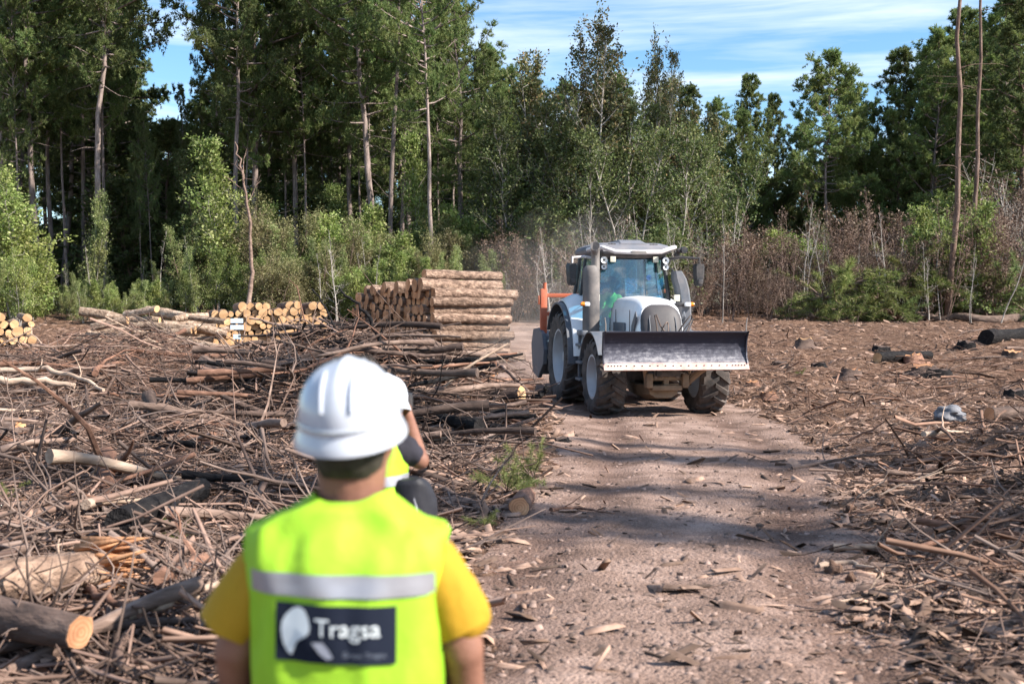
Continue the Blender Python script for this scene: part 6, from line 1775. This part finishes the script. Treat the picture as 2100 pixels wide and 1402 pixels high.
def man_front():
    """back to the camera; local +Y is the way he looks"""
    X, Y = -.352, 2.46
    root = empty('person', (X, Y, gz(X, Y)), R(0), label='man seen from behind in white hard hat, yellow vest and mustard t-shirt', cat='person')
    dz = -gz(X, Y)
    k = lambda x, y, z: (x, y, z + dz)
    hc = k(.002, .02, 1.464)
    caps = [(k(0, 0, .92), .135, k(0, 0, 1.12), .145), (k(0, 0, 1.12), .145, k(0, 0, 1.19), .095), (k(0, .008, 1.26), .066, k(.006, .012, 1.42), .080),
            (k(-.12, 0, 1.215), .055, k(.12, 0, 1.215), .055), (k(-.09, 0, .90), .11, k(.09, 0, .90), .11)]
    for s in (-1, 1):
        caps += [(k(s * .172, 0, 1.185), .058, k(s * .245, -.01, .99), .048), (k(s * .245, -.01, .99), .045, k(s * .265, .06, .76), .030),
                 (k(s * .09, 0, .86), .095, k(s * .10, .01, .47), .062), (k(s * .10, .01, .47), .060, k(s * .105, -.02, .10), .042), (k(s * .105, -.02, .06), .042, k(s * .115, .12, .035), .034)]
        caps += hand(k(s * .266, .065, .74), (0, .15, -1), (-s, 0, 0), (0, 1, 0), .95, .5)
    me = body_from(caps, 'person_body', M_skin, .0075, 5, head_parts(hc, (.05, 1, 0), (0, 0, 1), 1.0))
    link('body', me, root)
    # hair below the helmet
    b = MB()
    b.loft([[(hc[0] + .081 * q * math.cos(a), hc[1] - .012 + .100 * q * math.sin(a), hc[2] + z + (.0 if math.sin(a) < .2 else .05)) for a in np.linspace(0, 6.283, 33)[:-1]] for z, q in ((-.098, .80), (-.078, .93), (-.05, .99), (-.02, 1.03), (.03, 1.05), (.07, .95), (.11, .5))])
    solid(b, 'hair', M_hair, root, w=.002, sc=60)
    # trousers and boots
    tr_ = body_from([(k(-.09, 0, .89), .125, k(.09, 0, .89), .125)] + [c for s in (-1, 1) for c in ((k(s * .09, 0, .86), .108, k(s * .10, .01, .47), .08), (k(s * .10, .01, .47), .078, k(s * .105, -.02, .12), .066))], 'trousers', M_jeans, .012, 4)
    link('trousers', tr_, root)
    for s in (-1, 1):
        bt = body_from([(k(s * .105, -.025, .18), .058, k(s * .105, -.025, .06), .055), (k(s * .105, -.02, .05), .05, k(s * .115, .15, .042), .044)], 'boot', M_boot, .008, 3)
        link('boot', bt, root)
    # t-shirt: trunk and sleeves
    sh = body_from([(k(0, 0, .86), .150, k(0, 0, 1.09), .150), (k(0, 0, 1.09), .150, k(0, 0, 1.18), .10), (k(-.13, 0, 1.205), .066, k(.13, 0, 1.205), .066), (k(0, .01, 1.22), .070, k(0, .012, 1.300), .066)] +
                   [c for s in (-1, 1) for c in ((k(s * .165, 0, 1.175), .070, k(s * .235, -.005, 1.07), .070),)], 'shirt', M_shirt, .007, 5)
    bm = bmesh.new(); bm.from_mesh(sh)
    link('shirt', sh, root); bm.free(); wrinkle(sh, .006, 13, 3)
    for s in (-1, 1):
        b = MB()
        p0, p1 = Vector(k(s * .172, 0, 1.185)), Vector(k(-.262 if s < 0 else .240, -.008, 1.035)); d = (p1 - p0).normalized(); u = Vector((0, 1, 0)); w_ = d.cross(u).normalized()
        rings = []
        for f, r in ((0, .050), (.2, .062), (.5, .070), (.8, .070), (1.0, .069), (1.0, .062), (.7, .056)):
            c = p0 + (p1 - p0) * f
            rings.append([tuple(c + u * r * math.cos(a) + w_ * r * math.sin(a)) for a in np.linspace(0, 6.283, 25)[:-1]])
        b.loft(rings, caps=False); solid(b, 'sleeve', M_shirt, root, w=.009, sc=12, seed=s)
    # vest
    b = MB()
    V = []
    def vr(z, hw, hd, e=3.0, cy=0, sag=None): return ell_ring(z + dz, hw, hd, cy, e, 64, dz=sag)
    neck = lambda x, y: -.018 * max(0, 1 - (x / .085) ** 2) * (1 if y < 0 else 2.2)
    V = [vr(.80, .205, .165), vr(.90, .203, .166), vr(.98, .200, .167), vr(1.05, .198, .168), vr(1.12, .199, .168), vr(1.15, .205, .166), vr(1.185, .211, .160), vr(1.220, .217, .140), vr(1.250, .221, .118, 2.8),
         vr(1.262, .214, .110, 2.6), vr(1.280, .178, .102, 2.5), vr(1.306, .122, .096, 2.4), vr(1.330, .092, .090, 2.2, .004, neck), vr(1.338, .084, .086, 2.1, .006, neck)]
    b.loft(V, caps=False)
    vest = solid(b, 'vest', M_vest, root, w=.019, sc=8.5, seed=7, lab='bright yellow green sleeveless vest')
    bpy.context.view_layer.update()
    # reflective band and badge follow the vest's back
    from mathutils.bvhtree import BVHTree
    bv = BVHTree.FromPolygons([v.co.copy() for v in vest.data.vertices], [tuple(p.vertices) for p in vest.data.polygons])
    def onback(x, z, lift, front=False):
        h = bv.ray_cast(Vector((x, 1.0 if front else -1.0, z + dz)), Vector((0, -1 if front else 1, 0)))
        return (h[0] + Vector((0, lift if front else -lift, 0))) if h[0] is not None else Vector((x, -.16, z + dz))
    def patch(name, x0, x1, z0, z1, lift, mat, parent, nx=24, nz=5, skew=0.0, front=False):
        m = MB(); g = []
        for i in range(nx + 1):
            x = x0 + (x1 - x0) * i / nx
            g.append([m.bm.verts.new(onback(x, z0 + (z1 - z0) * j / nz + skew * (x - x0), lift, front)) for j in range(nz + 1)])
        for i in range(nx):
            for j in range(nz): m.bm.faces.new((g[i][j], g[i + 1][j], g[i + 1][j + 1], g[i][j + 1]))
        return m.part(name, mat, parent)
    patch('reflective_band', -.190, .192, 1.142, 1.187, .005, M_band, vest, skew=-.02)
    patch('reflective_band', -.18, .18, 1.142, 1.187, .005, M_band, vest, front=True)
    bad = patch('badge', -.130, .117, 1.012, 1.128, .005, M_badge, vest, skew=-.035)
    # edging along the arm holes
    for s in (-1, 1):
        m = MB(); pts = []
        for z in np.linspace(.84, 1.262, 14):
            h = bv.ray_cast(Vector((s * .6, -.045, z + dz)), Vector((-s, 0, 0)))
            if h[0] is not None: pts.append(tuple(h[0] + Vector((s * .0008, 0, 0))))
        if len(pts) > 3: m.tube(pts, .0035, 6); m.part('piping', M_vest, vest)
    # lettering
    def text(s, size, x, z, mat, name, ext=.0006):
        cu = bpy.data.curves.new('t', 'FONT'); cu.body = s; cu.size = size; cu.extrude = 0; cu.resolution_u = 3
        o = bpy.data.objects.new('t', cu); C.objects.link(o); dg = bpy.context.evaluated_depsgraph_get(); dg.update()
        me = bpy.data.meshes.new_from_object(o.evaluated_get(dg)); bpy.data.objects.remove(o)
        bm = bmesh.new(); bm.from_mesh(me); bmesh.ops.subdivide_edges(bm, edges=[e for e in bm.edges if e.calc_length() > .01], cuts=2); 
        for v in bm.verts:
            xx, zz = x + v.co.x, z + v.co.y
            v.co = onback(xx, zz - .035 * (xx + .13), .0085)
        bm.to_mesh(me); bm.free(); me.materials.clear(); me.materials.append(mat)
        return link(name, me, bad)
    text('Tragsa', .050, -.047, 1.068, M_ink, 'lettering')
    text('Grupo Tragsa', .0155, .010, 1.027, M_inkdim, 'small_lettering')
    m = MB()   # leaf-like emblem
    ol = [(-.118, 1.075), (-.116, 1.090), (-.108, 1.104), (-.094, 1.117), (-.080, 1.122), (-.068, 1.116), (-.060, 1.100), (-.056, 1.082), (-.058, 1.070), (-.067, 1.062), (-.078, 1.056), (-.086, 1.048), (-.090, 1.036), (-.095, 1.024), (-.102, 1.028), (-.111, 1.042), (-.116, 1.058)]
    c = (-.088, 1.080); rr_ = [m.bm.verts.new(onback(x, z, .0085)) for x, z in ol]; cc = m.bm.verts.new(onback(*c, .0085))
    for i in range(len(ol)): m.bm.faces.new((rr_[i], rr_[(i + 1) % len(ol)], cc))
    m.part('emblem', M_ink, bad)
    m = MB()
    sm = [(-.052, 1.052), (-.030, 1.053), (-.018, 1.040), (-.008, 1.022), (-.020, 1.018), (-.036, 1.030)]
    m.bm.faces.new([m.bm.verts.new(onback(x, z, .0085)) for x, z in sm]); m.part('emblem_mark', pm('grey_print', [(0, (.34, .36, .42))], rough=.6), bad)
    for sx in (-.190, .192): pass
    # hard hat, tilted a little
    h = MB(); hat_mesh(h, .111, .134, .150)
    ho = h.part('hard_hat', M_hat, root, 50)
    ho.location = k(.0, .012, 1.466); ho.rotation_euler = (R(13), R(-2), R(-4))
    m = MB(); m.loft([ell_ring(.030, .1115, .1345, n=48, e=2), ell_ring(.034, .1135, .1368, n=48, e=2), ell_ring(.040, .1115, .1345, n=48, e=2)], caps=False); m.part('hat_groove', M_hat, ho)
    m = MB()
    for s in (-.032, .032): m.tube([(s, .134 * math.sin(a) * .97, .150 * (1 - (1 - math.cos(a)) ** 1.6) * .93) for a in np.linspace(-1.2, 1.2, 21)], .005, 8)
    m.part('hat_ridge', M_hat, ho)
    return root
man_front()

def man_photo():
    """crouching a little, camera at his eye, looking up the road"""
    X, Y = -.65, 5.2
    g0 = gz(X, Y)
    root = empty('person', (X, Y, g0), R(-6), label='second man in white hard hat, black t-shirt and yellow vest photographing the tractor', cat='person')
    k = lambda x, y, z: (x, y, z - g0)
    hc = k(.045, .13, 1.345)
    caps = [(k(0, -.02, .80), .13, k(0, .0, 1.0), .135), (k(0, .0, 1.0), .145, k(0, .03, 1.13), .12), (k(0, .05, 1.17), .07, k(.03, .10, 1.29), .06), (k(-.12, .03, 1.14), .065, k(.12, .03, 1.14), .065),
            (k(.155, .04, 1.12), .062, k(.232, .10, 1.05), .046)]
    caps[-1] = (k(.155, .04, 1.15), .062, k(.225, .07, 1.09), .046)
    caps += [(k(.225, .07, 1.09), .043, k(.135, .24, 1.285), .028), (k(-.155, .04, 1.15), .062, k(-.20, .10, 1.06), .046), (k(-.20, .10, 1.06), .043, k(-.03, .27, 1.27), .028)]
    caps += hand(k(.13, .245, 1.295), (-.25, .2, 1), (-1, .1, 0), (0, -1, .2), .95, .9) + hand(k(-.02, .28, 1.275), (.3, .2, 1), (1, .1, 0), (0, -1, .2), .95, .9)
    for s in (-1, 1):
        caps += [(k(s * .09, -.02, .76), .095, k(s * .14, .26, .46), .062), (k(s * .14, .26, .46), .058, k(s * .13, .06, .10), .042), (k(s * .13, .06, .06), .04, k(s * .145, .2, .035), .034)]
    me = body_from(caps, 'person_body', M_skin, .0085, 4, head_parts(hc, (.12, 1, -.02), (0, .06, 1), .98))
    link('body', me, root)
    b = MB(); b.loft([[(hc[0] + .080 * q * math.cos(a), hc[1] - .012 + .098 * q * math.sin(a), hc[2] + z + (.0 if math.sin(a) < .2 else .05)) for a in np.linspace(0, 6.283, 25)[:-1]] for z, q in ((-.07, .86), (-.05, .97), (-.02, 1.03), (.04, 1.05), (.09, .8))])
    solid(b, 'hair', M_hair, root, w=.002, sc=60)
    tr_ = body_from([(k(-.08, -.02, .77), .12, k(.08, -.02, .77), .12)] + [c for s in (-1, 1) for c in ((k(s * .09, -.02, .76), .105, k(s * .14, .26, .46), .078), (k(s * .14, .26, .46), .075, k(s * .13, .06, .12), .06))], 'trousers', M_jeans, .012, 4)
    link('trousers', tr_, root)
    for s in (-1, 1):
        bt = body_from([(k(s * .13, .055, .18), .055, k(s * .13, .055, .06), .052), (k(s * .13, .06, .05), .048, k(s * .145, .23, .042), .042)], 'boot', M_boot, .009, 3); link('boot', bt, root)
    sh = body_from([(k(0, -.02, .78), .142, k(0, .0, 1.0), .15), (k(0, .0, 1.0), .155, k(0, .03, 1.12), .13), (k(-.12, .03, 1.14), .082, k(.12, .03, 1.14), .082), (k(0, .05, 1.17), .085, k(.01, .06, 1.215), .078),
                    (k(.15, .04, 1.14), .076, k(.190, .056, 1.115), .058), (k(-.155, .04, 1.14), .080, k(-.19, .085, 1.08), .066)], 'shirt', M_blackshirt, .008, 4)
    wrinkle(sh, .006, 14, 5); link('shirt', sh, root)
    b = MB()
    vr = lambda z, hw, hd, e=2.8, cy=0.0: ell_ring(z - g0, hw, hd, cy, e, 48)
    b.loft([vr(.72, .182, .168, cy=-.02), vr(.82, .178, .165, cy=-.015), vr(.92, .172, .166), vr(1.0, .172, .168, cy=.005), vr(1.07, .174, .163, cy=.02), vr(1.13, .170, .148, cy=.03), vr(1.175, .150, .122, cy=.04), vr(1.205, .118, .105, cy=.05), vr(1.228, .088, .092, 2.2, .055)], caps=False)
    vest = solid(b, 'vest', M_vest, root, w=.012, sc=12, seed=2, lab='yellow green vest with two grey bands')
    from mathutils.bvhtree import BVHTree
    bv = BVHTree.FromPolygons([v.co.copy() for v in vest.data.vertices], [tuple(p.vertices) for p in vest.data.polygons])
    for z0, z1, sl in ((.985, 1.03, .06), (.865, .91, .02)):
        m = MB(); n = 72; g = []
        for i in range(n):
            a = i / n * 6.283; d = Vector((math.cos(a), math.sin(a), 0)); row = []
            for j in range(4):
                z = z0 + (z1 - z0) * j / 3 + sl * d.x * .17
                h = bv.ray_cast(d * .8 + Vector((0, 0, z - g0)), -d)
                row.append(m.bm.verts.new((h[0] if h[0] is not None else d * .17 + Vector((0, 0, z - g0))) + d * .005))
            g.append(row)
        for i in range(n):
            for j in range(3): m.bm.faces.new((g[i][j], g[(i + 1) % n][j], g[(i + 1) % n][j + 1], g[i][j + 1]))
        m.part('reflective_band', M_band, vest)
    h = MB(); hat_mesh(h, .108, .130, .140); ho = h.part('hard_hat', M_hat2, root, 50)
    ho.location = Vector(hc) + Vector((.0, -.008, .012)); ho.rotation_euler = (R(-6), R(3), R(-8))
    # camera in his hands
    cam = empty('handheld_camera', (0, 0, 0), label='black camera held to the eye of the second man', cat='camera')
    m = MB(); m.box((0, 0, 0), (.13, .06, .09), .012); m.box((0, -.004, .052), (.05, .05, .03), .01); m.part('camera_body', T_black, cam)
    m = MB(); m.cyl((0, .03, -.002), (0, .11, -.002), .036, .038, n=24); m.part('camera_lens', T_black, cam)
    bpy.context.view_layer.update()
    root.scale = (.97, .97, .965); bpy.context.view_layer.update()
    cam.matrix_world = root.matrix_world @ Matrix.Translation(Vector(hc) + Vector((.035, .165, .008)))
    # shoulder bag on his right hip, strap across the back
    bag = empty('shoulder_bag', (0, 0, 0), label='black shoulder bag hanging at the hip of the second man', cat='bag')
    m = MB()
    m.loft([[(.205 + x * w, -.03 + y * .085, .90 - g0 + z) for x, y in ((-1, -.5), (-.5, -1), (.5, -1), (1, -.5), (1, .5), (.5, 1), (-.5, 1), (-1, .5))] for z, w in ((-.14, .06), (-.11, .092), (0, .10), (.08, .088), (.115, .06))])
    me = m.mesh('bag_body', M_bagm, 60); bm = bmesh.new(); bm.from_mesh(me); bmesh.ops.subdivide_edges(bm, edges=bm.edges[:], cuts=2, use_grid_fill=True, smooth=.6); bm.to_mesh(me); bm.free(); wrinkle(me, .016, 11, 4); me.shade_smooth(); link('bag_body', me, bag)
    m = MB()
    pts = [(-.12, .05, 1.225), (-.10, -.06, 1.19), (-.05, -.13, 1.11), (.02, -.168, 1.02), (.09, -.175, .955), (.15, -.16, .92), (.19, -.12, .905)]
    m.loft([[(x - .014, y, z - .02 - g0), (x + .014, y, z + .02 - g0), (x + .014, y - .006, z + .02 - g0), (x - .014, y - .006, z - .02 - g0)] for x, y, z in pts]); m.part('strap', M_bagm, bag)
    m = MB(); m.tube([(.22, -.118, .98 - g0), (.235, -.122, .93 - g0), (.25, -.118, .87 - g0)], .006, 6); m.part('zip', M_band, bag)
    bag.matrix_world = root.matrix_world.copy()
    return root
man_photo()
settle()
